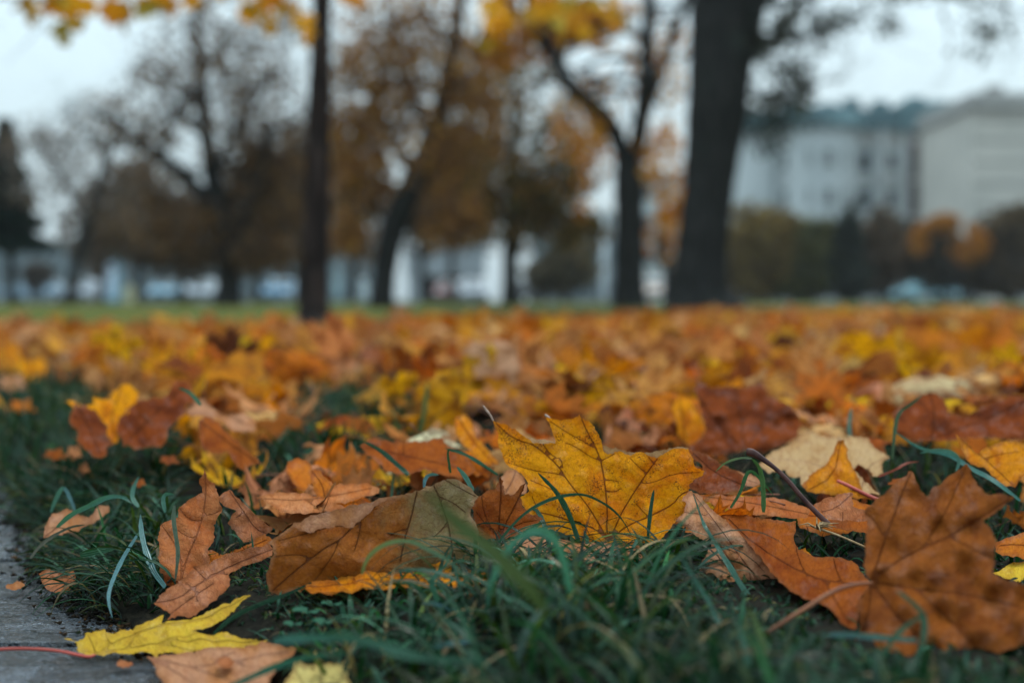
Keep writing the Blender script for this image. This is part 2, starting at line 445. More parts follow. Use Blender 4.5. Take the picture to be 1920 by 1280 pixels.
def waves(u, v, seed, scale, amp, octs=3):
    r = random.Random(seed); z = np.zeros_like(u)
    for o in range(octs):
        for _ in range(4):
            a = r.uniform(0, math.pi * 2); f = (2 ** o) * r.uniform(.7, 1.4) / scale * 2 * math.pi
            z += amp / (1.8 ** o) / 2.2 * np.sin(f * (u * math.cos(a) + v * math.sin(a)) + r.uniform(0, 6.28))
    return z

def smooth_pts(pts, it=1):
    pts = [np.array(p, float) for p in pts]
    for _ in range(it):
        out = [pts[0]]
        for a, b in zip(pts[:-1], pts[1:]): out += [a * .75 + b * .25, a * .25 + b * .75]
        out.append(pts[-1]); pts = out
    return pts

SEED = [10]
def traced(name, outline, anchors, veins=(), veins2=(), relief=.25, puff=.12, h=.28, zrel=0., flip=False, bend=None, amp=.10):
    """outline/veins in picture coordinates; anchors: three (px,py,depth) that span the leaf's plane.
    relief, puff in cm.  returns mesh (world coordinates) """
    SEED[0] += 1; rng = random.Random(SEED[0])
    A = np.array([(a, b, 1) for a, b, _ in anchors], float); w = np.linalg.solve(A, np.array([1 / d for _, _, d in anchors]))
    d0 = np.mean([d for _, _, d in anchors]); s = d0 / F * 100
    o = np.array(outline, float) * s; o[:, 1] *= -1
    o = jag(o, h * .55, rng, amp)
    vs = [(np.array(smooth_pts(v, 1)) * s * [1, -1], 1.0) for v in veins] + [(np.array(smooth_pts(v, 1)) * s * [1, -1], 2.0) for v in veins2]
    V, Fc, vd, ed = tri_leaf(o, vs, h, rng)
    px = V[:, 0] / s; py = -V[:, 1] / s
    D = 1 / (w[0] * px + w[1] * py + w[2])
    rl = waves(V[:, 0], V[:, 1], SEED[0], 5.5, relief, 3) - puff * (1 - np.exp(-np.minimum(vd, 20) / 4.5))
    rl += waves(V[:, 0], V[:, 1], SEED[0] + 5, 1.7, relief * .22 + .015, 2)
    if bend is not None: rl = rl + bend(px, py)
    D = D + rl / 100
    W3 = Pn(px, py, D)
    if zrel: W3[:, 2] += waves(V[:, 0], V[:, 1], SEED[0] + 9, 4.0, zrel / 100, 3)
    if flip: Fc = Fc[:, ::-1]
    lc = np.stack([V[:, 0] - V[:, 0].mean(), V[:, 1] - V[:, 1].mean(), np.zeros(len(V))], 1)
    return mesh(name, W3, Fc, {'vein': vd, 'edge': ed, 'lc': lc})
def tube_px(name, pts, w, mat, parent=None, n=8, sm=2, **kw):
    """pts: (px,py,d); w: widths in picture px at each control point"""
    q = smooth_pts([np.array(p, float) for p in pts], sm); ws = np.interp(np.linspace(0, 1, len(q)), np.linspace(0, 1, len(w)), w)
    mb = MB(); mb.tube([P(*p) for p in q], [x * .5 * p[2] / F for x, p in zip(ws, q)], n)
    return mb.build(name, mat, parent, smooth=True, **kw)
def hero(mat, label, me, stem=None, cat='leaf', name='maple_leaf', group=None):
    co = np.empty(len(me.vertices) * 3, np.float32); me.vertices.foreach_get('co', co); co = co.reshape(-1, 3)
    org = (float(co[:, 0].mean()), float(co[:, 1].mean()), float(co[:, 2].min())); recenter(me, org)
    o = link(name, me, mat, label=label, cat=cat, group=group, loc=org)
    if stem:
        tube_px('stem', stem[0], stem[1], stem[2], parent=o)
    return o
def child_mesh(name, me, mat, parent, label=None):
    recenter(me, tuple(parent.location)); return link(name, me, mat, parent, label=label)
M = {}
M['yellow'] = mat_leaf('leaf_golden', (.80, .315, .005), (.66, .18, .004), vein=(.15, .035, .010), back=(.72, .50, .30), spots=1.5, trans=.45, vs=.85, edgew=.3, edge=(.45, .14, .01), seed=1)
M['cream'] = mat_leaf('leaf_cream', (.46, .30, .145), (.38, .21, .085), vein=(.40, .22, .12), spots=.15, trans=.3, seed=2, edgew=.3)
M['olive'] = mat_leaf('leaf_olive_brown', (.28, .085, .013), (.19, .135, .058), vein=(.07, .025, .012), back=(.4, .22, .13), spots=.5, trans=.2, seed=3, grad=(0, .3, 3.2, 6.0), vs=.75, edge=(.3, .15, .08), spotcol=(.11, .045, .02))
M['orange'] = mat_leaf('leaf_orange', (.52, .155, .015), (.40, .09, .010), vein=(.13, .03, .01), back=(.55, .30, .18), spots=.35, trans=.35, seed=4)
M['rust'] = mat_leaf('leaf_rust', (.30, .075, .010), (.20, .042, .007), vein=(.07, .018, .008), back=(.42, .2, .12), spots=.5, trans=.3, seed=5)
M['tan'] = mat_leaf('leaf_tan_pink', (.44, .215, .115), (.38, .15, .05), vein=(.24, .10, .06), back=(.45, .2, .1), spots=.3, trans=.28, seed=6, rough=.45)
M['amber'] = mat_leaf('leaf_amber', (.66, .24, .008), (.52, .14, .006), vein=(.2, .05, .01), back=(.5, .2, .05), spots=.4, trans=.4, seed=7)
M['lemon'] = mat_leaf('leaf_lemon', (.62, .40, .035), (.55, .33, .03), vein=(.38, .22, .03), back=(.6, .42, .1), spots=.12, trans=.35, seed=8, edgew=.25, edge=(.35, .16, .02), rough=.38, gloss=.05)
M['brownpink'] = mat_leaf('leaf_brown_pink', (.38, .14, .06), (.28, .085, .028), vein=(.14, .05, .03), back=(.42, .22, .14), spots=.5, trans=.2, seed=9, rough=.42)
M['pale'] = mat_leaf('leaf_pale_yellow', (.60, .48, .16), (.55, .42, .14), vein=(.45, .32, .12), back=(.6, .5, .2), spots=.2, trans=.3, seed=10)
M['darkrust'] = mat_leaf('leaf_dark_rust', (.19, .040, .007), (.10, .020, .005), vein=(.05, .014, .006), back=(.42, .2, .12), spots=.4, trans=.22, seed=11)

# H1 golden leaf standing in the middle
o1 = S([(95,190),(130,205),(180,215),(235,255),(265,255),(300,290),(345,325),(400,345),(440,348),(470,340),(520,350),(572,352),(560,320),(540,270),(520,210),(500,165),(560,185),(620,190),(680,180),(720,165),(745,145),(775,180),(820,200),(860,240),(885,290),(905,330),(915,370),(935,430),(960,445),(1000,440),(1045,420),(1090,445),(1130,458),(1160,440),(1190,430),(1240,440),(1290,465),(1320,475),(1370,450),(1410,425),(1460,400),(1520,400),(1560,405),(1575,440),(1600,500),(1620,545),(1660,565),(1685,575),(1675,600),(1630,625),(1600,640),(1570,670),(1565,710),(1570,760),(1540,830),(1510,900),(1440,980),(1380,1060),(1300,1110),(1150,1120),(1000,1120),(850,1110),(700,1070),(620,1035),(540,1005),(430,1000),(480,940),(430,910),(360,890),(320,830),(300,765),(340,740),(370,720),(355,650),(320,600),(280,570),(220,540),(170,470),(140,390),(135,330),(140,290),(110,240)], Z7)
v1 = [S(v, Z7) for v in ([(750,150),(800,270),(850,360),(885,440),(905,490),(925,590),(940,700),(950,800),(955,900),(950,1000),(960,1090)],
  [(120,210),(210,300),(300,345),(390,370),(450,410),(520,470),(600,550),(640,620),(700,700),(760,770),(820,850),(870,930),(910,1000),(955,1085)],
  [(1330,478),(1270,560),(1210,650),(1150,740),(1100,820),(1060,890),(1020,980),(970,1085)],
  [(440,880),(560,905),(660,940),(760,970),(860,1000),(950,1085)], [(1570,720),(1500,750),(1450,820),(1300,900),(1100,980),(980,1085)])]
v1b = [S(v, Z7) for v in ([(250,520),(340,550),(440,575),(540,585),(610,598),(640,620)], [(530,200),(620,260),(700,310),(780,350),(830,385),(870,400)],
  [(640,360),(700,380),(780,430),(840,470),(905,492)], [(1010,440),(960,470),(915,490)], [(1650,580),(1520,585),(1430,600),(1340,640),(1260,665),(1210,660)],
  [(1130,480),(1180,530),(1230,575)], [(450,340),(500,410),(560,470),(610,480),(622,545)], [(380,640),(450,670),(520,700),(600,740),(700,760)],
  [(930,640),(1000,640),(1040,650)], [(1240,440),(1290,500),(1310,520)], [(940,720),(1010,730),(1060,700)], [(1170,815),(1210,860),(1250,900)], [(390,760),(420,830),(440,880)])]
yl = hero(M['yellow'], 'large golden yellow maple leaf standing on edge in the grass with dark veins', traced('maple_leaf', o1, [(1143, 1025, .875), (1092, 780, .945), (1320, 885, .895)], v1, v1b, relief=.32, puff=.16, h=.24,
     bend=lambda x, y: .9 * ((x - 1120) / 200) ** 2 - .5))
child_mesh('curled_margin', traced('curled_margin', S([(912,366),(960,390),(1040,410),(1110,425),(1180,430),(1250,427),(1350,418),(1430,398),(1520,386),(1566,400),(1540,420),(1460,412),(1370,465),(1320,490),(1240,455),(1190,446),(1130,472),(1045,438),(960,460),(930,445)], Z7),
     [(1143, 850, .935), (1092, 780, .95), (1320, 885, .91)], relief=.05, puff=0, bend=lambda x, y: .9 * ((x - 1120) / 200) ** 2 - .3, h=.2), M['cream'], yl, 'pale curled margin')
child_mesh('curled_margin', traced('curled_margin', S([(335,312),(400,325),(440,333),(500,338),(560,345),(564,364),(440,362),(390,358)], Z7),
     [(1000, 830, .93), (1092, 780, .95), (1320, 885, .91)], relief=.03, puff=0, bend=lambda x, y: .9 * ((x - 1120) / 200) ** 2 - .25, h=.2), M['cream'], yl, 'pale curled margin')
DRYTIP = mat_simple('dry_tip', (.10, .05, .03), (.3, .2, .15), 200, .7)
tube_px('dry_tip', [(906, 760, .945), (911, 768, .943), (919, 777, .941), (925, 789, .94)], [2, 5, 4, 3], DRYTIP, parent=yl)
tube_px('dry_tip', [(1022, 777, .955), (1028, 782, .953), (1034, 788, .951)], [3, 6, 3], DRYTIP, parent=yl)

# H2 folded olive brown leaf
o2 = S([(90,650),(200,580),(290,515),(350,500),(380,470),(470,440),(600,410),(750,370),(880,345),(1000,305),(1080,285),(1160,280),(1260,245),(1390,200),(1480,165),(1545,155),(1600,175),(1640,200),(1700,250),(1745,295),(1710,330),(1700,370),(1680,410),(1690,460),(1725,510),(1745,580),(1740,700),(1700,850),(1560,900),(1300,930),(1050,960),(800,980),(600,1010),(400,1050),(260,1045),(150,1060),(110,1045),(90,980),(80,900),(110,820),(140,740),(130,680)], Z8)
v2 = [S(v, Z8) for v in ([(1000,310),(900,400),(830,470),(750,540),(650,640),(550,690),(430,780),(300,880),(130,1030)], [(1265,245),(1240,340),(1220,440),(1185,550),(1160,640),(1130,800)], [(1385,200),(1430,290),(1460,380),(1500,500),(1525,620),(1540,760)])]
v2b = [S(v, Z8) for v in ([(750,540),(680,525),(580,530),(450,570),(330,600),(180,640)], [(1185,550),(1120,560),(1060,590)], [(1480,165),(1560,210),(1650,260),(1735,300)], [(820,520),(800,620),(770,720)], [(650,640),(610,740),(530,860),(450,960)], [(1440,300),(1540,340),(1640,420)], [(110,770),(250,750),(380,750),(430,780)], [(1480,520),(1430,580),(1390,610)])]
k2 = M['olive']
fl = hero(k2, 'folded olive and brown maple leaf leaning in the grass before the golden leaf', traced('maple_leaf', o2, [(520, 1090, .805), (840, 900, .845), (890, 1060, .835)], v2, v2b, relief=.25, puff=.14, h=.26, bend=lambda x, y: -.7 * np.exp(-((y - 1040) / 60) ** 2)))
child_mesh('folded_rim', traced('folded_rim', S([(285,518),(350,497),(380,467),(600,407),(880,342),(1000,302),(1090,284),(990,335),(880,430),(760,538),(640,522),(520,540),(420,580),(340,560)], Z8),
     [(520, 1090, .797), (840, 900, .837), (890, 1060, .827)], relief=.06, puff=0, h=.24, bend=lambda x, y: -.7 * np.exp(-((y - 1040) / 60) ** 2) + .1), M['tan'], fl, 'pinkish folded rim')
# H3 small rust leaf between them
o3 = S([(730,270),(760,220),(790,205),(810,185),(870,165),(885,130),(892,88),(905,145),(920,200),(950,205),(980,190),(1000,165),(1040,130),(1025,180),(1005,215),(1020,270),(1060,310),(1138,340),(1090,370),(1060,385),(1000,420),(900,450),(800,450),(770,430),(750,350)], R7)
hero(M['rust'], 'small rusty spiky maple leaf wedged between the olive leaf and the golden leaf', traced('maple_leaf', o3, [(890, 900, .88), (1000, 970, .868), (900, 1000, .862)],
     [S([(1040,130),(980,260),(930,350),(890,450)], R7), S([(892,90),(900,200),(890,300),(885,450)], R7)], [S([(790,210),(800,300),(860,420)], R7), S([(760,300),(820,380),(885,440)], R7), S([(1100,345),(1000,360),(900,430)], R7)], relief=.2, puff=.12, h=.2))
# H4 amber leaf lying in front of the olive one
o4 = S([(385,1015),(400,975),(440,965),(430,945),(520,935),(640,920),(670,900),(790,905),(880,880),(935,828),(960,870),(1020,870),(1080,890),(1035,838),(1110,850),(1160,880),(1230,860),(1280,880),(1380,855),(1410,850),(1400,820),(1360,780),(1340,700),(1300,618),(1400,690),(1460,720),(1560,800),(1680,860),(1830,900),(1830,970),(1700,1000),(1500,980),(1300,990),(1100,1010),(980,1030),(800,1050),(540,1050),(430,1042)], Z8)
hero(M['amber'], 'ragged amber leaf lying flat against the foot of the folded olive leaf', traced('maple_leaf', o4, [(575, 1100, .785), (920, 1090, .775), (740, 1062, .815)],
     [S([(390,990),(700,960),(1100,940),(1500,900),(1820,930)], Z8)], [S([(960,880),(990,950),(990,990)], Z8), S([(760,915),(780,980)], Z8), S([(1560,810),(1600,870),(1680,920)], Z8)], relief=.16, puff=.1, h=.22, zrel=.12))
# H5 lemon yellow leaf on the stone
o5 = S([(360,1012),(400,1022),(430,1035),(440,1080),(480,1100),(560,1100),(700,1095),(850,1090),(885,1118),(890,1090),(950,1095),(1000,1108),(1080,1100),(1150,1098),(1250,1080),(1330,1060),(1400,1035),(1480,1030),(1505,1010),(1440,1005),(1350,1000),(1310,990),(1270,970),(1190,990),(1080,980),(1140,960),(1200,925),(1270,890),(1330,830),(1390,790),(1412,775),(1340,785),(1280,810),(1180,840),(1080,890),(960,910),(910,930),(920,870),(880,890),(850,910),(780,940),(700,960),(620,980),(590,960),(550,970),(480,985),(470,1015),(440,1026),(400,1014)], R6)
hero(M['lemon'], 'yellow maple leaf with a long red stem lying on wet stone paving', traced('maple_leaf', o5, [(140, 1205, .765), (300, 1232, .745), (460, 1125, .79)],
     [S([(535,1098),(620,1040),(760,980),(900,940),(1100,900),(1400,780)], R6), S([(535,1098),(700,1060),(900,1030),(1200,1035),(1490,1015)], R6)],
     [S([(535,1098),(520,1040),(490,990)], R6), S([(760,980),(740,1030),(700,1060)], R6), S([(900,1030),(1050,1000),(1200,990)], R6), S([(900,1030),(1000,1070),(1140,1095)], R6), S([(620,1040),(600,1000),(590,965)], R6), S([(900,940),(1000,940),(1130,900)], R6)],
     relief=.05, puff=.05, h=.22, zrel=.10),
     stem=([(178, 1227, .752), (168, 1231, .748), (150, 1228, .748), (110, 1219, .75), (60, 1215, .75), (0, 1216, .75), (-60, 1222, .75)], [4, 6, 6, 6, 6, 6.5, 7], STEMRED))
# H6 pinkish tan leaf below it, H7 pale leaf at the bottom edge
hero(M['tan'], 'pinkish tan leaf partly under the yellow leaf beside the wet paving', traced('maple_leaf', [(275,1232),(290,1250),(305,1280),(325,1330),(400,1360),(480,1330),(505,1280),(520,1250),(540,1230),(558,1214),(533,1208),(493,1201),(460,1206),(415,1214),(360,1220),(320,1226),(290,1230)],
     [(280, 1235, .735), (555, 1215, .715), (400, 1340, .64)], [[(278,1236),(330,1262),(380,1290),(430,1330)], [(278,1236),(360,1250),(440,1235),(540,1218)]], [[(360,1250),(420,1270),(470,1275)], [(440,1235),(470,1250),(500,1255)], [(400,1243),(410,1232),(440,1222)]], relief=.07, puff=.12, h=.22, zrel=.1))
hero(M['pale'], 'pale yellow leaf tip beside the pinkish tan leaf under grass blades', traced('maple_leaf', [(528,1300),(545,1262),(553,1237),(570,1243),(590,1245),(594,1215),(600,1242),(640,1238),(666,1237),(655,1255),(650,1270),(668,1300),(640,1350),(540,1340)],
     [(550, 1240, .70), (665, 1240, .69), (600, 1340, .61)], [[(600,1240),(600,1290),(600,1340)], [(655,1240),(630,1290),(600,1340)], [(550,1245),(570,1290),(600,1340)]], [], relief=.06, puff=.1, h=.22, zrel=.05))
# H8 rolled brown leaf
o8 = S([(865,810),(920,750),(1000,700),(1060,650),(1090,600),(1130,595),(1180,590),(1220,560),(1300,530),(1400,500),(1520,480),(1540,510),(1530,545),(1440,580),(1380,600),(1290,645),(1285,720),(1220,790),(1100,880),(1050,890),(1000,880),(940,905),(960,870),(910,840)], R6)
hero(M['brownpink'], 'shrivelled pinkish brown rolled leaf resting on the yellow leaf by the paving', traced('maple_leaf', o8, [(290, 1130, .80), (510, 1025, .845), (350, 1155, .79)],
     [S([(870,810),(1000,790),(1120,700),(1300,600),(1530,510)], R6)], [S([(960,870),(1080,780),(1200,700)], R6), S([(1090,610),(1130,650),(1160,680)], R6), S([(1050,700),(1100,740),(1110,800)], R6), S([(1280,650),(1200,640),(1150,690)], R6)], relief=.35, puff=.3, h=.2))
# H9 orange standing leaf and the darker one behind it
hero(M['orange'], 'dark orange leaf half hidden behind the shrivelled rolled leaf', traced('maple_leaf', [(300,1060),(330,1040),(395,1030),(417,1040),(467,1020),(497,1000),(512,1012),(470,1045),(420,1060),(370,1080),(340,1100),(310,1095)], [(300, 1060, .88), (510, 1010, .9), (350, 1100, .86)],
     [[(320,1090),(400,1055),(500,1012)]], [], relief=.2))
o9 = S([(905,370),(1000,330),(1010,270),(1080,220),(1140,190),(1120,130),(1150,58),(1165,110),(1210,150),(1230,210),(1250,290),(1200,370),(1210,440),(1170,520),(1180,580),(1150,640),(1060,680),(1005,690),(960,660),(900,640),(895,500)], R6)
hero(mat_leaf('leaf_coral', (.42, .145, .05), (.36, .09, .02), vein=(.22, .07, .03), spots=.3, trans=.3, seed=20), 'coral orange curled leaf standing up beside the grass clump at the paving edge', traced('maple_leaf', o9, [(340, 950, .90), (400, 990, .885), (330, 1080, .86)],
     [S([(1150,70),(1160,200),(1140,330),(1100,450),(1050,560),(1020,680)], R6), S([(910,375),(980,470),(1020,560),(1020,680)], R6)], [S([(1010,280),(1060,340),(1130,350)], R6), S([(1240,290),(1200,310),(1150,320)], R6), S([(1000,400),(1040,430),(1100,450)], R6)], relief=.4, puff=.25, h=.22))
o10 = S([(1225,215),(1290,172),(1330,215),(1400,280),(1450,330),(1535,390),(1520,410),(1450,450),(1370,470),(1330,420),(1280,360),(1330,290),(1270,270),(1235,240)], R6)
hero(M['brownpink'], 'small coral brown leaf curled over, right behind the coral leaf', traced('maple_leaf', o10, [(430, 918, .93), (510, 990, .92), (440, 1000, .91)], [S([(1290,180),(1370,300),(1440,400),(1500,420)], R6)], [S([(1370,300),(1330,330)], R6)], relief=.3))
hero(M['tan'], 'pink leaf half buried in the grass clump at the paving edge', traced('maple_leaf', S([(245,445),(250,380),(290,310),(380,278),(440,310),(500,330),(560,260),(610,262),(615,300),(560,340),(480,380),(430,410),(300,435)], R6), [(90, 990, .98), (200, 955, 1.03), (130, 950, 1.01)], [S([(250,440),(380,340),(440,310)], R6)], [], relief=.25))
# right side
o12 = S([(1020,300),(1080,240),(1110,210),(1160,170),(1200,130),(1250,100),(1285,66),(1310,120),(1340,180),(1370,212),(1400,170),(1480,110),(1550,60),(1600,26),(1620,80),(1660,150),(1720,200),(1865,212),(1800,270),(1730,320),(1690,345),(1730,390),(1762,450),(1750,560),(1740,640),(1800,670),(1900,700),(2000,740),(2080,860),(2020,980),(1900,1050),(1780,1090),(1650,1060),(1570,1065),(1520,1180),(1450,1190),(1350,1170),(1200,1110),(1100,1080),(1050,1050),(968,1035),(1000,950),(990,850),(1000,780),(1050,710),(1060,680),(1030,650),(1020,580),(1030,450),(1040,370)], R8)
rm = mat_leaf('leaf_brown_orange', (.27, .078, .012), (.16, .042, .008), vein=(.10, .03, .012), back=(.42, .2, .12), spots=.55, trans=.34, seed=12)
hero(rm, 'big brown orange maple leaf, blurred, leaning in the grass at the right edge', traced('maple_leaf', o12, [(1633, 1090, .70), (1780, 880, .765), (1900, 1200, .645)],
     [S([(1060,690),(1200,580),(1350,500),(1500,440),(1860,215)], R8), S([(1060,690),(1140,450),(1200,280),(1285,70)], R8), S([(1060,690),(1300,730),(1600,760),(2000,860)], R8), S([(1060,690),(1200,880),(1350,1020),(1500,1180)], R8), S([(1060,690),(1050,850),(1000,1030)], R8)],
     [S([(1350,500),(1480,300),(1600,30)], R8), S([(1300,730),(1500,900),(1650,1060)], R8), S([(1500,440),(1620,500),(1750,560)], R8), S([(1140,450),(1080,340),(1020,300)], R8), S([(1200,880),(1300,960),(1350,1160)], R8)], relief=.6, puff=.35, h=.26, bend=lambda x, y: -1.6 * np.clip((x - 1720) / 200, 0, 1) ** 2 * np.clip((1050 - y) / 200, -.5, 1)),
     stem=([(1635, 1092, .698), (1600, 1095, .69), (1560, 1108, .68), (1510, 1140, .672), (1470, 1165, .668), (1438, 1187, .665)], [5, 8, 9, 9, 10, 13], STEM))
o13 = S([(20,250),(-5,235),(30,185),(50,178),(90,200),(150,270),(220,330),(300,400),(400,500),(480,600),(560,690),(640,750),(705,775),(600,790),(500,810),(440,830),(400,880),(370,908),(350,860),(290,790),(230,700),(170,640),(88,630),(120,560),(160,490),(165,438),(130,460),(60,420),(0,370),(-40,345),(10,300)], R8)
hero(M['tan'], 'pale pinkish tan folded leaf propped against the golden leaf', traced('maple_leaf', o13, [(1300, 930, .885), (1500, 1118, .80), (1310, 1070, .82)],
     [S([(60,200),(200,380),(330,560),(450,720),(560,790)], R8), S([(170,440),(260,560),(330,700),(370,890)], R8)], [S([(330,560),(380,640),(390,800)], R8), S([(90,630),(200,600),(330,560)], R8), S([(0,300),(100,310),(150,330)], R8)], relief=.5, puff=.25, h=.22))
o14 = S([(200,330),(260,280),(310,258),(345,300),(400,330),(520,345),(640,350),(625,450),(650,510),(740,550),(850,550),(950,570),(1010,640),(1060,700),(1000,780),(990,850),(980,960),(900,930),(850,860),(750,800),(640,760),(560,700),(480,610),(400,510),(300,410)], R8)
hero(M['rust'], 'dark rusty leaf lying behind the pale tan folded leaf', traced('maple_leaf', o14, [(1350, 960, .90), (1630, 1090, .775), (1500, 970, .90)],
     [S([(1050,700),(900,700),(700,660),(400,480),(260,340)], R8)], [S([(700,660),(650,560),(630,450)], R8), S([(900,700),(860,620),(850,560)], R8), S([(800,690),(850,780),(940,930)], R8)], relief=.55, puff=.3, h=.24))
hero(M['cream'], 'cream coloured leaf lying open behind the dark stalk', traced('maple_leaf', S([(430,930),(500,860),(600,820),(650,780),(700,740),(760,760),(830,780),(880,770),(900,790),(940,768),(1040,780),(1080,840),(1165,890),(1120,930),(1130,980),(1070,1000),(1050,960),(990,930),(960,960),(1000,1000),(1110,1100),(1000,1090),(900,1060),(800,1040),(670,1050),(660,1000),(600,1000),(570,960),(480,980)], R5), [(1450, 880, 1.06), (1660, 850, 1.10), (1600, 910, 1.01)],
     [S([(1000,1080),(900,900),(880,780)], R5), S([(1000,1080),(760,920),(500,900)], R5), S([(1000,1080),(1040,940),(1150,890)], R5)], [], relief=.2, h=.25))
hero(M['amber'], 'ochre folded leaf lobe lying on the cream leaf, stalk pointing right', traced('maple_leaf', S([(870,800),(905,790),(930,900),(980,990),(1010,1070),(1095,1130),(940,1120),(800,1095),(700,1085),(668,1050),(720,990),(800,940),(850,860)], R5), [(1575, 825, 1.05), (1500, 915, 1.0), (1645, 935, .99)],
     [S([(700,1080),(850,1000),(890,800)], R5)], [], relief=.3), stem=([(1570, 901, .985), (1590, 910, .98), (1620, 925, .975), (1648, 938, .97)], [5, 7, 7, 8], STEMRED))
# stalk with knob and dry grass tuft
st = tube_px('fallen_stalk', [(1402, 847, .895), (1412, 848, .893), (1430, 860, .89), (1455, 878, .885), (1480, 903, .88), (1500, 928, .875), (1527, 957, .87), (1553, 982, .865)], [15, 15, 11, 8, 9, 9, 10, 11], mat_simple('stalk_purple', (.028, .012, .012), (.075, .032, .026), 120, .6, .15), label='dark purplish brown leaf stalk sticking up among leaves, knob at its upper end', cat='stalk')
hero(mat_leaf('leaf_rolled_orange', (.40, .13, .04), (.32, .08, .02), seed=13, spots=.4, trans=.2), 'long rolled orange brown leaf lying under the dark stalk', traced('maple_leaf', S([(100,1105),(200,1100),(350,1108),(560,1125),(640,1150),(720,1190),(700,1230),(560,1230),(400,1215),(300,1190),(190,1170)], R5), [(1320, 935, .93), (1500, 940, .93), (1480, 965, .905)], [S([(110,1110),(400,1150),(700,1210)], R5)], [], relief=.25, puff=.2))
hero(M['brownpink'], 'brittle tan brown leaf fragment standing beside the foot of the dark stalk', traced('maple_leaf', S([(740,255),(800,220),(860,210),(910,190),(955,188),(958,265),(1030,290),(1040,340),(960,390),(900,370),(820,340),(780,300)], R8), [(1530, 940, .93), (1600, 925, .925), (1590, 985, .89)], [S([(780,300),(860,280),(950,200)], R8)], [S([(900,370),(900,300)], R8)], relief=.25))
hero(M['rust'], 'dark brown leaf showing beneath the brittle fragment and the right hand leaf', traced('maple_leaf', S([(820,340),(900,350),(1000,330),(1080,300),(1090,400),(1040,420),(950,400),(860,390)], R8), [(1560, 975, .9), (1640, 965, .9), (1600, 995, .87)], [], [], relief=.2))
# leaves behind: left and right
hero(M['darkrust'], 'dark rust maple leaf standing up behind the cream leaf, softly blurred', traced('maple_leaf', S([(60,500),(95,465),(160,500),(290,490),(350,500),(440,465),(480,540),(540,570),(600,595),(650,655),(668,705),(640,780),(540,830),(460,870),(350,850),(200,880),(60,870),(30,840),(110,780),(130,730),(100,620)], R5), [(1300, 720, 1.36), (1490, 790, 1.34), (1380, 850, 1.26)],
     [S([(350,860),(330,700),(300,490)], R5), S([(350,860),(450,700),(600,600)], R5), S([(350,860),(200,720),(70,520)], R5)], [S([(330,700),(420,600),(440,470)], R5)], relief=.6, puff=.3, h=.3))
hero(M['yellow'], 'yellow leaf half hidden by the dark rust leaf, below the big trunk', traced('maple_leaf', S([(-30,540),(0,555),(50,580),(90,650),(132,735),(90,790),(30,820),(-20,780),(-30,700),(-60,620)], R5), [(1270, 750, 1.40), (1320, 800, 1.38), (1280, 830, 1.34)], [S([(20,810),(0,680),(-20,550)], R5)], [], relief=.3, h=.3))
hero(M['amber'], 'golden orange torn leaf behind the right hand brown leaf', traced('maple_leaf', S([(1535,762),(1600,810),(1660,870),(1700,840),(1800,800),(1880,800),(1960,830),(1960,960),(1900,1010),(1870,1060),(1800,1045),(1750,1000),(1700,950),(1620,930),(1570,850)], R5), [(1800, 820, 1.04), (1920, 840, 1.04), (1880, 910, .98)], [S([(1560,790),(1700,900),(1860,1050)], R5)], [S([(1700,900),(1800,870),(1900,860)], R5)], relief=.35))
hero(M['darkrust'], 'wide dark rust leaf standing in shade above the green blades at the right edge', traced('maple_leaf', S([(1180,650),(1260,580),(1390,520),(1470,560),(1500,650),(1600,660),(1700,600),(1850,540),(1990,560),(1990,800),(1700,780),(1500,800),(1300,800),(1200,760)], R5), [(1700, 750, 1.25), (1930, 745, 1.27), (1800, 825, 1.18)], [S([(1400,790),(1420,650),(1390,530)], R5), S([(1400,790),(1650,700),(1950,570)], R5)], [], relief=.6, puff=.3, h=.3))
hero(M['orange'], 'plain orange leaf lying low at the right edge beside the big brown leaf', traced('maple_leaf', S([(1755,470),(1840,440),(1920,410),(2000,420),(2000,560),(1900,555),(1800,545),(1760,520)], R8), [(1870, 1015, .86), (1940, 1005, .87), (1900, 1045, .84)], [S([(1760,490),(1880,480),(1990,500)], R8)], [], relief=.15))
hero(M['lemon'], 'small crumpled yellow leaf at the right edge below the plain orange leaf', traced('maple_leaf', S([(1745,640),(1800,615),(1860,580),(1960,570),(1990,640),(1900,690),(1800,665)], R8), [(1870, 1070, .83), (1940, 1055, .84), (1900, 1088, .81)], [], [], relief=.3))
# left, mid distance
hero(M['yellow'], 'bright yellow leaf upright between two dark rust leaves in left grass', traced('maple_leaf', S([(370,575),(400,600),(440,640),(470,700),(600,760),(640,815),(665,800),(660,740),(690,680),(770,580),(780,530),(740,485),(690,480),(640,520),(620,570),(560,560),(520,555),(530,590),(460,600),(400,572)], R3), [(130, 755, 1.34), (250, 730, 1.38), (215, 825, 1.26)], [S([(650,800),(620,680),(680,500)], R3)], [], relief=.3, h=.3))
hero(M['darkrust'], 'dark rust leaf in front of the bright yellow upright leaf', traced('maple_leaf', S([(400,640),(420,585),(480,590),(540,620),(580,690),(600,760),(640,820),(600,880),(500,860),(430,790),(405,720)], R3), [(140, 760, 1.29), (200, 800, 1.26), (170, 845, 1.22)], [S([(560,870),(500,720),(430,600)], R3)], [], relief=.4, amp=.6))
hero(M['darkrust'], 'broad rust leaf standing right of the bright yellow upright leaf', traced('maple_leaf', S([(700,640),(760,590),(830,570),(900,560),(960,500),(1040,460),(1080,520),(1090,580),(1040,650),(980,700),(940,780),(860,830),(760,850),(690,830),(660,760)], R3), [(240, 770, 1.32), (350, 730, 1.36), (250, 840, 1.24)], [S([(700,820),(820,700),(1040,480)], R3)], [S([(820,700),(760,620)], R3)], relief=.5, puff=.3, amp=.6))
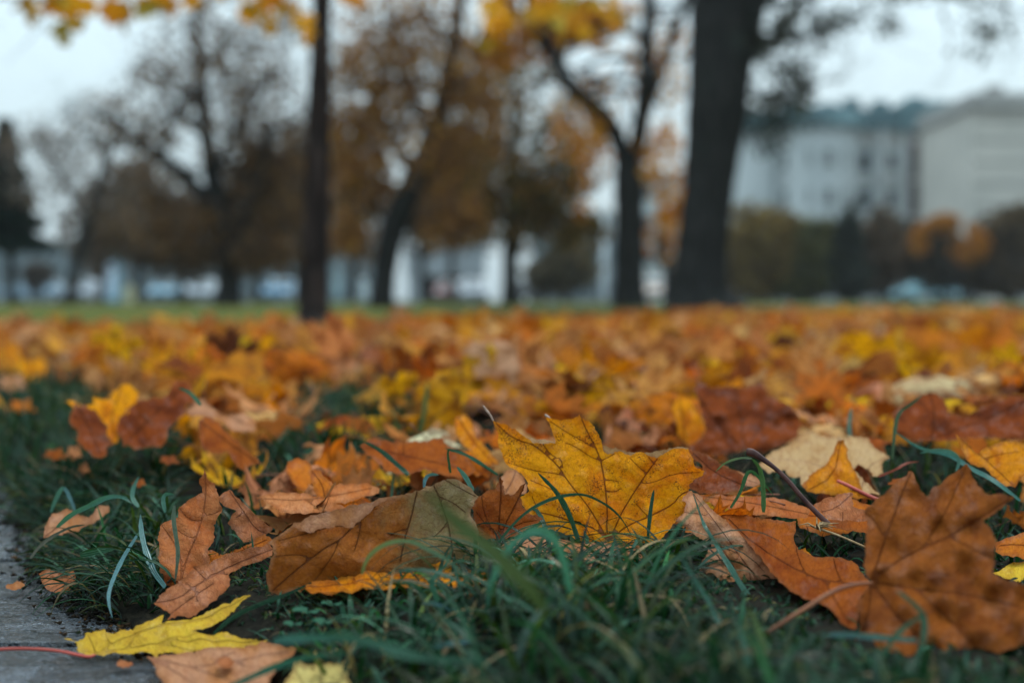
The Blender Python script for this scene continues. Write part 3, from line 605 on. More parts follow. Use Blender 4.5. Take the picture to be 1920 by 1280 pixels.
hero(M['rust'], 'brown leaf with a pink curled side pointing down into dark grass', traced('maple_leaf', S([(1115,680),(1160,660),(1230,690),(1300,770),(1370,830),(1440,890),(1465,925),(1400,940),(1390,980),(1330,940),(1280,860),(1200,870),(1130,830)], R3), [(380, 785, 1.2), (480, 865, 1.13), (400, 840, 1.15)], [S([(1130,690),(1260,790),(1440,920)], R3)], [], relief=.5))
hero(M['tan'], 'pale pinkish curled leaf behind the downward pointing brown leaf', traced('maple_leaf', S([(1045,620),(1080,575),(1140,560),(1180,600),(1260,660),(1370,640),(1440,680),(1440,740),(1380,750),(1300,740),(1240,690),(1150,660),(1060,660)], R3), [(350, 760, 1.34), (480, 790, 1.3), (400, 790, 1.3)], [S([(1060,640),(1200,640),(1430,720)], R3)], [], relief=.5))
hero(M['orange'], 'rounded orange brown acorn cup shaped leaf curl behind the olive leaf', traced('maple_leaf', S([(1605,960),(1620,915),(1670,895),(1720,905),(1755,950),(1760,1030),(1730,1080),(1680,1075),(1640,1020)], R3), [(535, 870, 1.08), (585, 880, 1.08), (565, 915, 1.04)], [], [], relief=.4))
hero(M['rust'], 'flat dark orange leaf upright directly behind the top of the olive leaf', traced('maple_leaf', S([(105,825),(170,785),(300,810),(480,800),(560,780),(600,830),(700,880),(760,960),(700,1010),(600,1000),(470,960),(380,990),(260,970),(180,900)], R4), [(690, 835, 1.10), (870, 870, 1.08), (780, 890, 1.04)], [S([(120,830),(350,880),(700,960)], R4)], [S([(350,880),(350,810)], R4)], relief=.4, puff=.25))
hero(M['amber'], 'golden orange leaf just left of the golden leaf tip', traced('maple_leaf', S([(640,660),(700,650),(740,700),(760,780),(820,840),(890,930),(800,940),(740,880),(680,820),(640,760)], R4), [(860, 785, 1.15), (930, 870, 1.1), (880, 870, 1.08)], [S([(660,670),(740,800),(860,930)], R4)], [], relief=.4))
hero(M['tan'], 'pink oval leaf under the golden leaf left tip', traced('maple_leaf', S([(890,1050),(900,1000),(930,965),(980,960),(1020,1000),(1045,1050),(1040,1090),(980,1110),(920,1100)], R4), [(940, 900, .99), (985, 905, .99), (960, 930, .965)], [S([(920,1095),(960,1030),(980,970)], R4)], [], relief=.2))
hero(M['tan'], 'light tan leaf lying under the tangled grass below the golden leaf', traced('maple_leaf', S([(860,500),(960,450),(1080,430),(1200,440),(1300,470),(1500,470),(1620,470),(1700,480),(1700,560),(1560,640),(1400,640),(1200,620),(1060,590),(950,530)], R7), [(930, 1030, .86), (1200, 1030, .86), (1080, 1070, .82)], [S([(880,505),(1200,540),(1650,560)], R7)], [], relief=.2))
hero(M['tan'], 'cream brown leaf scraps deep in the foreground grass', traced('maple_leaf', S([(880,940),(960,910),(1080,920),(1100,980),(1150,1010),(1090,1080),(1030,1150),(960,1180),(900,1130),(780,1070),(860,1010)], R7), [(940, 1175, .715), (1020, 1180, .715), (960, 1245, .67)], [], [], relief=.2))
hero(mat_leaf('leaf_tan_pile', (.50, .20, .08), (.45, .13, .03), seed=15, spots=.4, trans=.3), 'tan orange curled leaf in the pile behind the olive leaf, spotted with brown', traced('maple_leaf', S([(0,300),(150,260),(400,270),(480,300),(520,240),(640,200),(880,190),(965,235),(960,270),(860,290),(760,330),(620,350),(700,385),(600,410),(400,430),(200,420),(120,360)], Z8), [(500, 925, .98), (700, 905, 1.02), (620, 960, .93)], [S([(20,310),(400,330),(900,230)], Z8)], [S([(400,330),(500,400)], Z8)], relief=.4, puff=.25))
hero(M['orange'], 'pinkish leaf pointing down left of the tan pile behind the olive leaf', traced('maple_leaf', S([(430,90),(500,90),(560,160),(620,220),(560,260),(540,340),(480,300),(440,200)], Z8), [(590, 885, 1.02), (620, 915, .98), (600, 940, .96)], [S([(440,100),(520,200),(540,320)], Z8)], [], relief=.3))

hero(M['darkrust'], 'dark reddish curled leaf just right of the golden leaf, under the stalk knob', traced('maple_leaf', S([(50,855),(130,870),(170,900),(230,940),(330,985),(360,1030),(345,1070),(250,1095),(110,1095),(40,1070),(30,1040),(80,1005),(120,975),(105,930),(60,900)], R5), [(1300, 850, .985), (1395, 905, .97), (1320, 925, .95)], [S([(60,870),(180,980),(340,1050)], R5)], [], relief=.35, puff=.2))
hero(M['tan'], 'pale pink leaf rib curl beside the dark reddish curled leaf', traced('maple_leaf', S([(100,880),(150,905),(240,940),(330,975),(420,1000),(440,1040),(400,1060),(330,1040),(240,1010),(150,960)], R5), [(1320, 860, 1.0), (1420, 900, .99), (1380, 915, .97)], [S([(110,890),(250,980),(420,1040)], R5)], [], relief=.25))
hero(M['orange'], 'bright orange leaf pieces in the shade under the golden brown leaves at far right', traced('maple_leaf', [(1490,960),(1530,945),(1600,935),(1640,950),(1620,975),(1590,1000),(1540,1005),(1500,990)], [(1490, 960, .95), (1640, 950, .95), (1560, 1003, .91)], [[(1495,965),(1560,970),(1630,955)]], [], relief=.25))
# clover, husk and dry fibres
CLOV = mat_simple('clover_green', (.010, .045, .026), (.02, .075, .042), 220, .7, .05)
def clover(px, py, d, sc, label):
    p = P(px, py, d); g = Vector((p.x, p.y + .004, float(0) - .012)); root = link('clover', None, label=label, cat='clover', group='clovers in the foreground grass', loc=g)
    mb = MB(); mb.tube([g, g * .5 + p * .5 + Vector((.004, 0, 0)), p], [.0006] * 3, 6); mb.build('stem', CLOV, root, smooth=True)
    rr_ = random.Random(int(px))
    for i in range(3):
        a = i * 2.09 + rr_.uniform(-.3, .3); u = Vector((math.cos(a), math.sin(a), .25)).normalized(); w = Vector((-math.sin(a), math.cos(a), 0)); V = [p]; n = 12
        for j in range(n + 1):
            t = -1.15 + 2.3 * j / n; rad_ = sc * (.95 - .16 * math.exp(-(t * 5) ** 2)); V.append(p + u * rad_ * math.cos(t * .62) + w * rad_ * math.sin(t * .62) * .95 + Vector((0, 0, -abs(t) * sc * .12)))
        m = MB(); m.add(V, [(0, j, j + 1) for j in range(1, n + 1)]); m.build('leaflet', CLOV, root, smooth=True)
clover(575, 1146, .735, .0085, 'three lobed clover just right of the yellow leaf, larger one')
clover(605, 1166, .725, .0070, 'small clover in the dark grass below the olive leaf')
clover(622, 1132, .755, .0065, 'small clover nearest to the foot of the olive leaf')
clover(548, 1170, .72, .0055, 'tiniest clover beside the tip of the yellow leaf')
FIB = mat_simple('dry_fibre', (.38, .27, .15), (.22, .14, .07), 200, .8, .1)
def fibres(cx, cy, d, n, L, label, seed, mat=FIB):
    rr_ = random.Random(seed); m = MB(); c = P(cx, cy, d)
    for _ in range(n):
        a = rr_.uniform(0, 6.28); e = c + Vector((math.cos(a), math.sin(a) * .7, rr_.uniform(-.1, .5))) * L * rr_.uniform(.4, 1); md = (c + e) / 2 + Vector((0, 0, rr_.uniform(0, .2) * L))
        m.tube([c, md, e], [.0007, .0005, .0002], 5)
    m.build('dry_twig', mat, smooth=True, label=label, cat='twig')
fibres(1532, 990, .862, 16, .014, 'pale feathery dry seed tuft at the foot of the dark stalk', 1)
tube_px('dry_twig', [(1528, 988, .862), (1570, 1002, .86), (1622, 1025, .85)], [5, 4, 4], FIB, label='pale dry twig running from the seed tuft to the big brown leaf', cat='twig')
hero(M['brownpink'], 'tiny crumpled brown husk at the turf edge above the wet paving', traced('maple_leaf', [(72,1075),(90,1066),(112,1070),(138,1068),(142,1090),(130,1108),(105,1112),(84,1100)], [(75, 1070, .93), (140, 1070, .93), (110, 1112, .90)], [], [], relief=.5, h=.16), cat='leaf husk', name='leaf_husk')
for i_, (a_, b_, d_, c_, l_) in enumerate([(1000, 1128, .76, 'orange', 'tiny orange leaf crumb deep in the grass below the golden leaf'), (880, 1110, .77, 'rust', 'small rust leaf crumb under the arched teal blade'), (425, 1240, .70, 'brownpink', 'thin brown leaf sliver lying on the pinkish tan leaf'),
        (230, 1245, .73, 'brownpink', 'dark brown leaf crumb on the wet paving below the yellow leaf'), (30, 1098, .93, 'tan', 'tan leaf crumb on the wet paving at the left edge'), (1350, 1190, .70, 'tan', 'tan leaf crumb in the grass below the pale folded leaf'), (1160, 1150, .74, 'amber', 'amber leaf crumb in the grass under the wet blade')]):
    rr_ = random.Random(90 + i_); q_ = [(a_ + math.cos(t) * rr_.uniform(9, 22), b_ + math.sin(t) * rr_.uniform(5, 11)) for t in np.linspace(0, 5.6, 8)]
    hero(M[c_], l_, traced('leaf_crumb', q_, [(a_ - 20, b_, d_), (a_ + 20, b_, d_ + .004), (a_, b_ + 12, d_ - .01)], [], [], relief=.2, h=.15), cat='leaf crumb', name='leaf_crumb')

for i_, (a_, b_, d_, w_, h_, c_, l_) in enumerate([(42, 762, 1.85, 34, 15, 'orange', 'small orange leaf half buried in the left lawn, upper one'), (103, 852, 1.38, 26, 13, 'rust', 'rust leaf scrap half buried in the dark grass left of the rust leaves'), (140, 848, 1.36, 20, 16, 'tan', 'pink leaf scrap beside the buried rust scrap'),
        (157, 877, 1.27, 13, 12, 'tan', 'small pale leaf scrap in the grass below the bright yellow upright leaf'), (228, 742, 1.62, 30, 12, 'amber', 'amber leaf lying in the grass behind the bright yellow leaf'), (60, 690, 2.45, 44, 22, 'yellow', 'yellow leaf lying at the rim of the carpet, far left'), (25, 668, 2.8, 28, 34, 'amber', 'upright amber leaf at the far left edge of the carpet'),
        (24, 720, 2.2, 38, 20, 'tan', 'tan leaf on the lawn at the left edge'), (318, 862, 1.22, 26, 10, 'darkrust', 'dark leaf scrap in shade behind the coral leaf'), (262, 905, 1.13, 16, 9, 'rust', 'tiny rust scrap among the blades of the left clump'), (440, 838, 1.28, 30, 12, 'pale', 'pale yellowish leaf scrap behind the coral brown leaf'),
        (1420, 1010, .86, 36, 14, 'darkrust', 'dark scrap of leaf in the shade above the rusty leaf'), (1500, 1035, .845, 26, 10, 'amber', 'amber scrap lying in shade below the dry seed tuft'), (1755, 955, .95, 40, 18, 'darkrust', 'dark leaf piece behind the upper tips of the big brown leaf'), (1690, 905, 1.02, 30, 12, 'rust', 'rust leaf piece in the dark gap right of the cream leaf')]):
    rr_ = random.Random(190 + i_); q_ = []
    for k_ in range(11):
        t = k_ / 11 * 6.28; f_ = (1.0 if k_ % 2 else .62) * rr_.uniform(.8, 1.1); q_.append((a_ + math.cos(t) * w_ * f_, b_ + math.sin(t) * h_ * f_))
    hero(M[c_], l_, traced('maple_leaf', q_, [(a_ - w_, b_ - h_, d_ * 1.03), (a_ + w_, b_ - h_, d_ * 1.02), (a_, b_ + h_, d_ * .97)], [[(a_, b_ + h_), (a_ - 2, b_), (a_ + 2, b_ - h_)]], [], relief=.3, h=.3))

# ------------------------------------------------------------------ generic maple leaf for the carpet
HALF = [(0,1.0),(.035,.90),(.06,.84),(.19,.87),(.13,.77),(.12,.70),(.14,.60),(.15,.52),(.24,.58),(.33,.70),(.37,.62),(.45,.67),(.63,.78),(.58,.65),(.60,.58),(.76,.56),(.64,.47),(.53,.38),(.46,.30),(.58,.28),(.67,.32),(.70,.22),(.88,.17),(.74,.08),(.66,.03),(.71,-.07),(.54,-.06),(.40,-.10),(.30,-.19),(.2,-.13),(.10,-.05)]
def generic_outline(rng, j=.02):
    r = [(x + rng.gauss(0, j), y + rng.gauss(0, j)) for x, y in HALF]; l = [(-x + rng.gauss(0, j), y + rng.gauss(0, j)) for x, y in HALF[1:]]
    r[0] = (rng.gauss(0, j), 1.0)
    return r + [(0, 0)] + l[::-1]
GV = [([(0, 0), (0, .5), (0, 1)], 1.), ([(0, 0), (.3, .36), (.63, .78)], 1.), ([(0, 0), (-.3, .36), (-.63, .78)], 1.), ([(0, 0), (.4, .1), (.88, .17)], 1.), ([(0, 0), (-.4, .1), (-.88, .17)], 1.),
      ([(0, .45), (.19, .87)], 1.8), ([(0, .45), (-.19, .87)], 1.8), ([(.3, .36), (.33, .70)], 1.8), ([(-.3, .36), (-.33, .70)], 1.8), ([(.3, .36), (.76, .56)], 1.8), ([(-.3, .36), (-.76, .56)], 1.8),
      ([(.4, .1), (.67, .32)], 1.8), ([(-.4, .1), (-.67, .32)], 1.8), ([(.4, .1), (.71, -.07)], 1.8), ([(-.4, .1), (-.71, -.07)], 1.8)]
def generic_flat(rng, h, seg):
    s = 7.2                                    # cm
    o = np.array(generic_outline(rng)) * s
    o = jag(o, seg, rng, .12) if seg else o
    return tri_leaf(o, [(np.array(v, float) * s, w) for v, w in GV] if h < 2 else [], h, rng)
def deform(V, rng, style):
    x, y = V[:, 0] / 7.2, V[:, 1] / 7.2 - .35
    z = np.zeros_like(x)
    def bend(x, y, z, ang, k):
        c, s_ = math.cos(ang), math.sin(ang); a = x * c + y * s_; b = -x * s_ + y * c
        if abs(k) > 1e-3: na = (np.sin(k * a) / k) - z * np.sin(k * a); z = (1 - np.cos(k * a)) / k + z * np.cos(k * a); a = na
        return a * c - b * s_, a * s_ + b * c, z
    z += waves(x, y, rng.random(), 1.1, .05, 2)
    r2 = x * x + y * y
    if style == 'flat': x, y, z = bend(x, y, z, rng.uniform(0, 3.1), rng.uniform(-.6, .6))
    elif style == 'cupped': z += r2 * rng.uniform(.25, .5); x, y, z = bend(x, y, z, rng.uniform(0, 3.1), rng.uniform(.3, 1.0))
    elif style == 'arched': x, y, z = bend(x, y, z, rng.uniform(0, 3.1), rng.uniform(-1.6, -.8)); z += waves(x, y, rng.random(), .8, .05, 2)
    elif style == 'rolled': x, y, z = bend(x, y, z, rng.uniform(0, 3.1), rng.choice((-1, 1)) * rng.uniform(1.9, 3.2))
    elif style == 'folded':
        z += np.abs(x) * rng.uniform(.5, 1.1) * rng.choice((-1, 1)); x = x * .8
    elif style == 'crumpled':
        z += waves(x, y, rng.random(), .9, .16, 3); x, y, z = bend(x, y, z, rng.uniform(0, 3.1), rng.uniform(-1.4, 1.4)); x, y, z = bend(x, y, z, rng.uniform(0, 3.1), rng.uniform(-1, 1))
    q = np.stack([x, y, z], 1) * 7.2 / 100
    q -= q.mean(0)
    return q
STYLES = ['flat', 'cupped', 'arched', 'rolled', 'folded', 'crumpled']
rg = random.Random(77)
VAR = {}
for st_ in STYLES:
    VAR[st_] = []
    for i in range(5 if st_ != 'flat' else 3):
        V, Fc, vd, ed = generic_flat(rg, .8, .45); q = deform(V, rg, st_)
        lc = np.stack([V[:, 0], V[:, 1], np.full(len(V), i * 3.)], 1)
        # stem curve
        near = q[np.argmin((V ** 2).sum(1))]; nxt = q[np.argmin(((V - [0, 1.5]) ** 2).sum(1))]
        dr = near - nxt; dr /= np.linalg.norm(dr)
        mb = MB(); L = rg.uniform(.05, .08); side = np.array([rg.uniform(-1, 1), rg.uniform(-1, 1), rg.uniform(-1, 1)]) * .25
        mb.tube([near + dr * L * t + side * L * t * t for t in np.linspace(0, 1, 7)], [.0007] * 6 + [.0013], 6)
        VAR[st_].append((q, Fc, vd, ed, lc, mb))
LOW = {}
for st_ in STYLES:
    LOW[st_] = []
    for i in range(5):
        V, Fc, vd, ed = generic_flat(rg, 2.6, 0); q = deform(V, rg, st_)
        LOW[st_].append((q, Fc, np.full(len(V), 50.), ed, np.stack([V[:, 0], V[:, 1], np.full(len(V), i * 3.)], 1)))
PALETTE = [('orange', (.64, .18, .008), .24), ('golden', (.82, .34, .008), .33), ('rust brown', (.28, .066, .007), .17), ('tan', (.72, .37, .14), .14), ('pinkish', (.64, .29, .14), .06),
           ('yellow', (.82, .38, .008), .07), ('cream', (.72, .54, .32), .045), ('dark brown', (.09, .028, .010), .07)]
def pick_col(rng):
    r = rng.random() * sum(p[2] for p in PALETTE)
    for nme, c, w in PALETTE:
        r -= w
        if r <= 0: break
    j = rng.uniform(.7, 1.5)
    return nme, tuple(min(.85, max(.004, v * j * rng.uniform(.9, 1.1))) for v in c)
def rot_from(tilt, az, roll):
    """flat leaf tilted by tilt about a horizontal axis towards azimuth az, rolled in its own plane"""
    return Matrix.Rotation(az, 3, 'Z') @ Matrix.Rotation(tilt, 3, 'X') @ Matrix.Rotation(roll, 3, 'Z')
def leaf_density(x, y):
    """leaves per square metre (world position)"""
    px = 960 + F * x / y
    if y < .90: return 0
    if y < 1.06:
        if 1330 < px < 1960: return 420
        if 470 < px < 900 and y > .93: return 380
        if y < 1.0: return 0
    if x < edge_x(min(y, 2.2)) + .02 and y < 2.3: return 0
    n = math.sin(3.1 * x + 1.3 * y) * math.sin(1.7 * y - 2.2 * x + 1) + .5 * math.sin(7 * x) * math.sin(5.3 * y + 2)
    base = 300 if y < 4 else (210 if y < 9 else 130)
    base *= 1 + .25 * n
    if y < 1.25 and 300 < px: base *= .8
    if px < 380 and y < 2.6: base *= max(.16, (px - 130) / 250 * .45) + (0.9 if y > 2.0 and px > 100 else 0)
    if 540 < px < 800 and 1.35 < y < 2.0: base *= .3
    if px < 140 and y < 3.0: base *= .15
    lim = np.interp(px, [0, 300, 560, 640, 900, 1200, 1290, 1450, 2000], [6.3, 6.3, 6.8, 7.3, 8.2, 9, 16, 14, 15])
    if y > lim * .7: base *= max(0.0, 1 - (y / lim - .7) / .4) ** 1.3
    return base
KEEP = [(135, 350, 720, 1.38), (1270, 1500, 715, 1.38), (1440, 1665, 800, 1.12), (1660, 1940, 740, 1.27), (380, 480, 780, 1.2), (690, 880, 820, 1.1)]
rl = random.Random(5)
cands = []
for (a, b, dm) in ((.88, 4, 540), (4, 9, 380), (9, 34, 190)):
    area = .41 * (b * b - a * a); n = int(area * dm)
    for _ in range(n):
        y = math.sqrt(rl.uniform(a * a, b * b)); x = rl.uniform(-.41, .41) * y
        if rl.random() < leaf_density(x, y) / dm:
            if abs(960 + F * x / y - 590) < 42 and 5.2 < y < 7.6: continue
            u, v, dd = proj((x, y, .02))
            if not any(a_ - 35 < u < b_ + 35 and v > c_ - 10 and v < c_ + 175 and dd < m_ and dd > 0 for a_, b_, c_, m_ in KEEP): cands.append((y, x))
cands.sort()
def leaf_pose(y, x, rng):
    style = rng.choices(STYLES, [.16, .2, .2, .12, .14, .18])[0]
    size = (rng.uniform(.62, 1.12) if rng.random() < .85 else rng.uniform(.4, .6)) * (1.12 if y > 1.7 else 1)
    if rng.random() < (.15 if y > 1.9 else .04): tilt = math.radians(rng.uniform(45, 85)); up = True
    else: tilt = math.radians(min(50 if y > 1.8 else 28, abs(rng.gauss(0, 24 if y > 1.8 else 14)))); up = False
    if y < 1.7: size = min(size, .85)
    if y < 1.08: size *= .75; tilt = min(tilt, .25)
    az = rng.uniform(0, 2 * math.pi); roll = rng.uniform(0, 2 * math.pi)
    if up: az = rng.gauss(0, .9) + (math.pi if rng.random() < .35 else 0)
    Rm = rot_from(tilt, az, roll)
    hs = .06 * size * math.sin(tilt)
    z = float(ground_h(x, y)) + .010 + hs * .55 + rng.uniform(0, .022) * (1 if y > 1.4 else (.4 if y > 1.08 else .1)) + (.006 if style in ('rolled', 'arched') else 0)
    if y > 8: z *= .8
    if rng.random() < .3: Rm = Rm @ Matrix.Rotation(math.pi, 3, 'X')
    return style, size, tilt, Rm, z
# landmarks used to say which leaf is which
COLS = [(70, 'below the dark conifer'), (200, 'below the far leaning grey tree'), (430, 'below the bare forked tree'), (590, 'below the slim trunk'), (725, 'below the leaning dark trunk'), (860, 'below the white pavilion'), (960, 'below the bushy brown tree'),
        (1090, 'below the pale post building'), (1180, 'below the forked trunk'), (1320, 'below the big trunk'), (1450, 'below the dark hedge'), (1590, 'below the white building windows'), (1725, 'below the light blue car'), (1870, 'below the beige building')]
usedlab = {}
indiv = 0; NIND = 258
stuffA = []; 
SIZEW = {0: 'small ', 1: '', 2: 'large '}
variant_mesh = {}
for (y, x) in cands:
    style, size, tilt, Rm, z = leaf_pose(y, x, rl)
    cname, col = pick_col(rl)
    px, py, d = proj((x, y, z))
    vi = rl.randrange(len(VAR[style])); rnd = rl.random()
    inview = -20 < px < 1940 and 560 < py < 1290
    if indiv < NIND and inview:
        key = (style, vi)
        if key not in variant_mesh:
            q, Fc, vd, ed, lc, mb = VAR[style][vi]
            mm = mesh('maple_leaf', q, Fc, {'vein': vd, 'edge': ed, 'lc': lc}); mm.materials.append(LEAFO)
            sm = mesh('stem', np.array(mb.v), mb.f); sm.materials.append(STEM)
            variant_mesh[key] = (mm, sm)
        mm, sm = variant_mesh[key]
        o = link('maple_leaf', mm, None, cat='leaf')
        Mx = Rm.to_4x4(); o.matrix_world = Matrix.Translation((x, y, z)) @ Mx @ Matrix.Scale(size, 4)
        o.color = col + (1,)
        if y < 1.9: link('stem', sm, None, o)
        lm = min(COLS, key=lambda c: abs(c[0] - px))[1]
        sz = SIZEW[0 if size < .62 else (2 if size > 1.0 else 1)]
        ps = 'upright ' if tilt > .75 else ('tilted ' if tilt > .38 else 'lying ')
        row = 'nearest row' if y < 1.25 else ('near carpet' if y < 1.6 else ('middle carpet' if y < 1.95 else 'far carpet'))
        lab = f'{sz}{cname} {style} leaf {ps}{row}, {lm}'
        lab = lab.replace('leaf upright ', 'upright leaf ').replace('leaf tilted ', 'tilted leaf ').replace('leaf lying ', 'flat-lying leaf ')
        usedlab.setdefault(lab, []).append((px, o))
        o['group'] = 'maple leaves in the fallen leaf carpet'
        indiv += 1
    else:
        stuffA.append((y, x, z, style, size, Rm, col))
for lab, lst in usedlab.items():
    lst.sort(key=lambda t: t[0])
    if len(lst) == 1: lst[0][1]['label'] = lab
    elif len(lst) == 2:
        lst[0][1]['label'] = 'left-hand ' + lab; lst[1][1]['label'] = 'right-hand ' + lab
    else:
        for i, (p_, o) in enumerate(lst): o['label'] = ('leftmost ', 'middle ', 'rightmost ')[0 if i == 0 else (2 if i == len(lst) - 1 else 1)] + lab
def batch(items, name, label):
    Vs, Fs, A1, A2, A3, T = [], [], [], [], [], []; off = 0
    rr = random.Random(3)
    for (y, x, z, style, size, Rm, col) in items:
        src = rr.choice(VAR[style] if y < 2.6 else LOW[style]); q, Fc, vd, ed, lc = src[:5]
        R_ = np.array(Rm) * size
        Vs.append(q @ R_.T + np.array([x, y, z])); Fs.append(Fc + off); off += len(q)
        A1.append(vd); A2.append(ed); A3.append(lc + np.array([rr.uniform(0, 50), rr.uniform(0, 50), 0]))
        T.append(np.tile(np.array(col + (1,)), (len(q), 1)))
    me = mesh(name, np.concatenate(Vs), np.concatenate(Fs), {'vein': np.concatenate(A1), 'edge': np.concatenate(A2), 'lc': np.concatenate(A3), 'tint': np.concatenate(T)})
    return link(name, me, SHEET, label=label, cat='leaves', kind='stuff')
batch(stuffA, 'fallen_leaves', 'blurred carpet of fallen orange and golden leaves reaching back to the trunks')
print('leaves', len(cands), 'individual', indiv)

# ------------------------------------------------------------------ grass
def blades(base, az, L, w, th0, kap, col, seg=6, twist=None):
    """numpy arrays of n blades -> V, F, tint, across"""
    n = len(L); t = np.linspace(0, 1, seg + 1)
    th = th0[:, None] + kap[:, None] * t[None, :] ** 1.2
    dl = L[:, None] / seg
    hx = np.concatenate([np.zeros((n, 1)), np.cumsum(np.sin((th[:, 1:] + th[:, :-1]) / 2) * dl, 1)], 1)
    hz = np.concatenate([np.zeros((n, 1)), np.cumsum(np.cos((th[:, 1:] + th[:, :-1]) / 2) * dl, 1)], 1)
    ca, sa = np.cos(az)[:, None], np.sin(az)[:, None]
    c = np.stack([base[:, 0:1] + hx * ca, base[:, 1:2] + hx * sa, base[:, 2:3] + hz], 2)
    tw = (twist if twist is not None else np.zeros(n))[:, None] * t[None, :]
    side = np.stack([-sa * np.cos(tw) , ca * np.cos(tw), np.sin(tw)], 2)
    ww = w[:, None] * np.clip(1.15 - t[None, :] ** 2.2 * 1.1, .04, 1) * np.clip(.55 + t[None, :] * 2, 0, 1) * .5
    l = c - side * ww[:, :, None]; r = c + side * ww[:, :, None]
    mid = c - np.stack([np.cos(th) * ca, np.cos(th) * sa, -np.sin(th)], 2) * ww[:, :, None] * .35
    V = np.stack([l, mid, r], 2).reshape(-1, 3)
    k = seg + 1
    i0 = (np.arange(n) * k * 3)[:, None, None] + (np.arange(seg) * 3)[None, :, None] + np.arange(2)[None, None, :]
    Fc = np.stack([i0, i0 + 1, i0 + 4, i0 + 3], 3).reshape(-1, 4)
    ac = np.tile(np.array([0, .5, 1.]), n * k)
    # paler towards the tip
    tc = np.repeat(col, k * 3, 0).reshape(n, k, 3, -1).copy()
    return V, Fc, tc.reshape(-1, col.shape[1]), ac
G = np.random.RandomState(8)
def gcol(n, dry=.06, kind='teal'):
    if kind == 'bright':
        c = gcol(n, dry); c[:, :3] *= G.choice([.8, 1.3, 2.1], n, p=[.4, .35, .25])[:, None]; return c  # randomly lighter blades carry the grass highlights in their colour
    a = np.array([[.011, .048, .021], [.021, .085, .038], [.060, .165, .100], [.036, .070, .010], [.075, .11, .025]])
    p = [.36, .30, .11, .14, .09] if kind == 'teal' else [.2, .2, .05, .3, .25]
    if kind == 'lawn': a = np.array([[.034, .046, .014], [.028, .048, .014], [.055, .06, .018], [.075, .065, .02], [.022, .04, .014]])
    c = a[G.choice(5, n, p=p)] * G.choice([.4, .55, .75, 1.15], n, p=[.35, .3, .22, .13])[:, None] * G.uniform(.8, 1.2, (n, 1))
    d = G.rand(n) < dry; c[d] = np.array([.20, .145, .07]) * G.uniform(.4, 1.2, (d.sum(), 1))
    return np.concatenate([c, np.ones((n, 1))], 1)
parts = []
def free(x, y):
    px = 960 + F * x / y
    return ~((px > 110) & (px < 505 - (y - .7) * 150) & (y < .845))
def sow(n, sx, sy, keep, Lr, wr, dry=.06, kind='teal', th=(.05, .7), kp=(.3, 2.2), cap=None, seg=6, free=free):
    y = np.sqrt(G.uniform(sy[0] ** 2, sy[1] ** 2, n)); x = (G.uniform(sx[0], sx[1], n) - 960) / F * y
    x += G.normal(0, .004, n)
    # clumping
    cl = np.sin(x * 61 + 3 * np.sin(y * 40)) * np.sin(y * 53 + 2)
    k = (G.rand(n) < .62 + .38 * cl) & keep(x, y) & free(x, y) & (x > edge_x(np.minimum(y, 2.2)) + .004)
    x, y = x[k], y[k]; m = len(x)
    L = G.uniform(*Lr, m) * G.choice([1, 1, .7, 1.3], m)
    if cap is not None: L = np.minimum(L, np.maximum(cap(x, y), .008) * G.uniform(.7, 1.25, m))
    base = np.stack([x, y, ground_h(x, y) - .002], 1)
    ex = np.where((y < 2.3) & (x < edge_x(y) + .03), -.02, 0); base[:, 2] += ex * np.clip(1 - (x - edge_x(y)) / .03, 0, 1)
    az = G.uniform(0, 2 * np.pi, m)
    parts.append(blades(base, az, L, G.uniform(*wr, m), G.uniform(*th, m), G.uniform(*kp, m), gcol(m, dry, kind), seg, G.uniform(-1, 1, m)))
def ytop(px):
    return np.interp(px, [0, 300, 480, 560, 620, 900, 1230, 1270, 1500, 1640, 1960], [1190, 1190, 1165, 1125, 1100, 1035, 1020, 1120, 1150, 1210, 1225])
def cap_fg(x, y):
    px = 960 + F * x / y
    return (H0 - y * (ytop(px) - 562) / F) * 1.05
sow(2600, (420, 2000), (.50, .86), lambda x, y: np.ones(len(x), bool), (.02, .05), (.0014, .0026), dry=.06, cap=lambda x, y: cap_fg(x, y) * np.where(960 + F * x / y > 1250, .85, .6))
sow(2300, (500, 2000), (.66, .87), lambda x, y: np.ones(len(x), bool), (.05, .13), (.0018, .0034), dry=.06, kind='bright', th=(.1, .8), kp=(.8, 2.6), cap=lambda x, y: cap_fg(x, y) * 1.75, seg=9)
sow(420, (480, 2000), (.52, .66), lambda x, y: np.ones(len(x), bool), (.05, .10), (.0026, .004), dry=.05, th=(.1, .9), kp=(.6, 2.4), cap=lambda x, y: cap_fg(x, y) * 1.3, seg=9)
sow(1500, (250, 640), (.66, .88), lambda x, y: np.ones(len(x), bool), (.010, .028), (.0012, .0024), dry=.12, th=(.3, 1.3), cap=lambda x, y: 0 * x + .016)
sow(1700, (860, 1330), (.79, .88), lambda x, y: np.ones(len(x), bool), (.03, .06), (.0014, .0024), dry=.06, kind='bright', th=(.3, 1.2), cap=lambda x, y: cap_fg(x, y) * 1.15)
sow(260, (880, 1310), (.80, .875), lambda x, y: np.ones(len(x), bool), (.05, .09), (.0018, .003), dry=.03, th=(.4, 1.1), kp=(1.2, 2.8), seg=9)
sow(2600, (380, 2000), (.86, 1.05), lambda x, y: np.ones(len(x), bool), (.012, .035), (.0015, .0028), dry=.08, cap=lambda x, y: np.interp(960 + F * x / y, [300, 500, 520, 900, 1300, 2000], [.03, .03, .02, .02, .018, .018]))
sow(2600, (260, 700), (.66, .88), lambda x, y: np.ones(len(x), bool), (.004, .011), (.001, .002), dry=.15, th=(.2, 1.3), cap=lambda x, y: 0 * x + .006, free=lambda x, y: np.ones(len(x), bool))
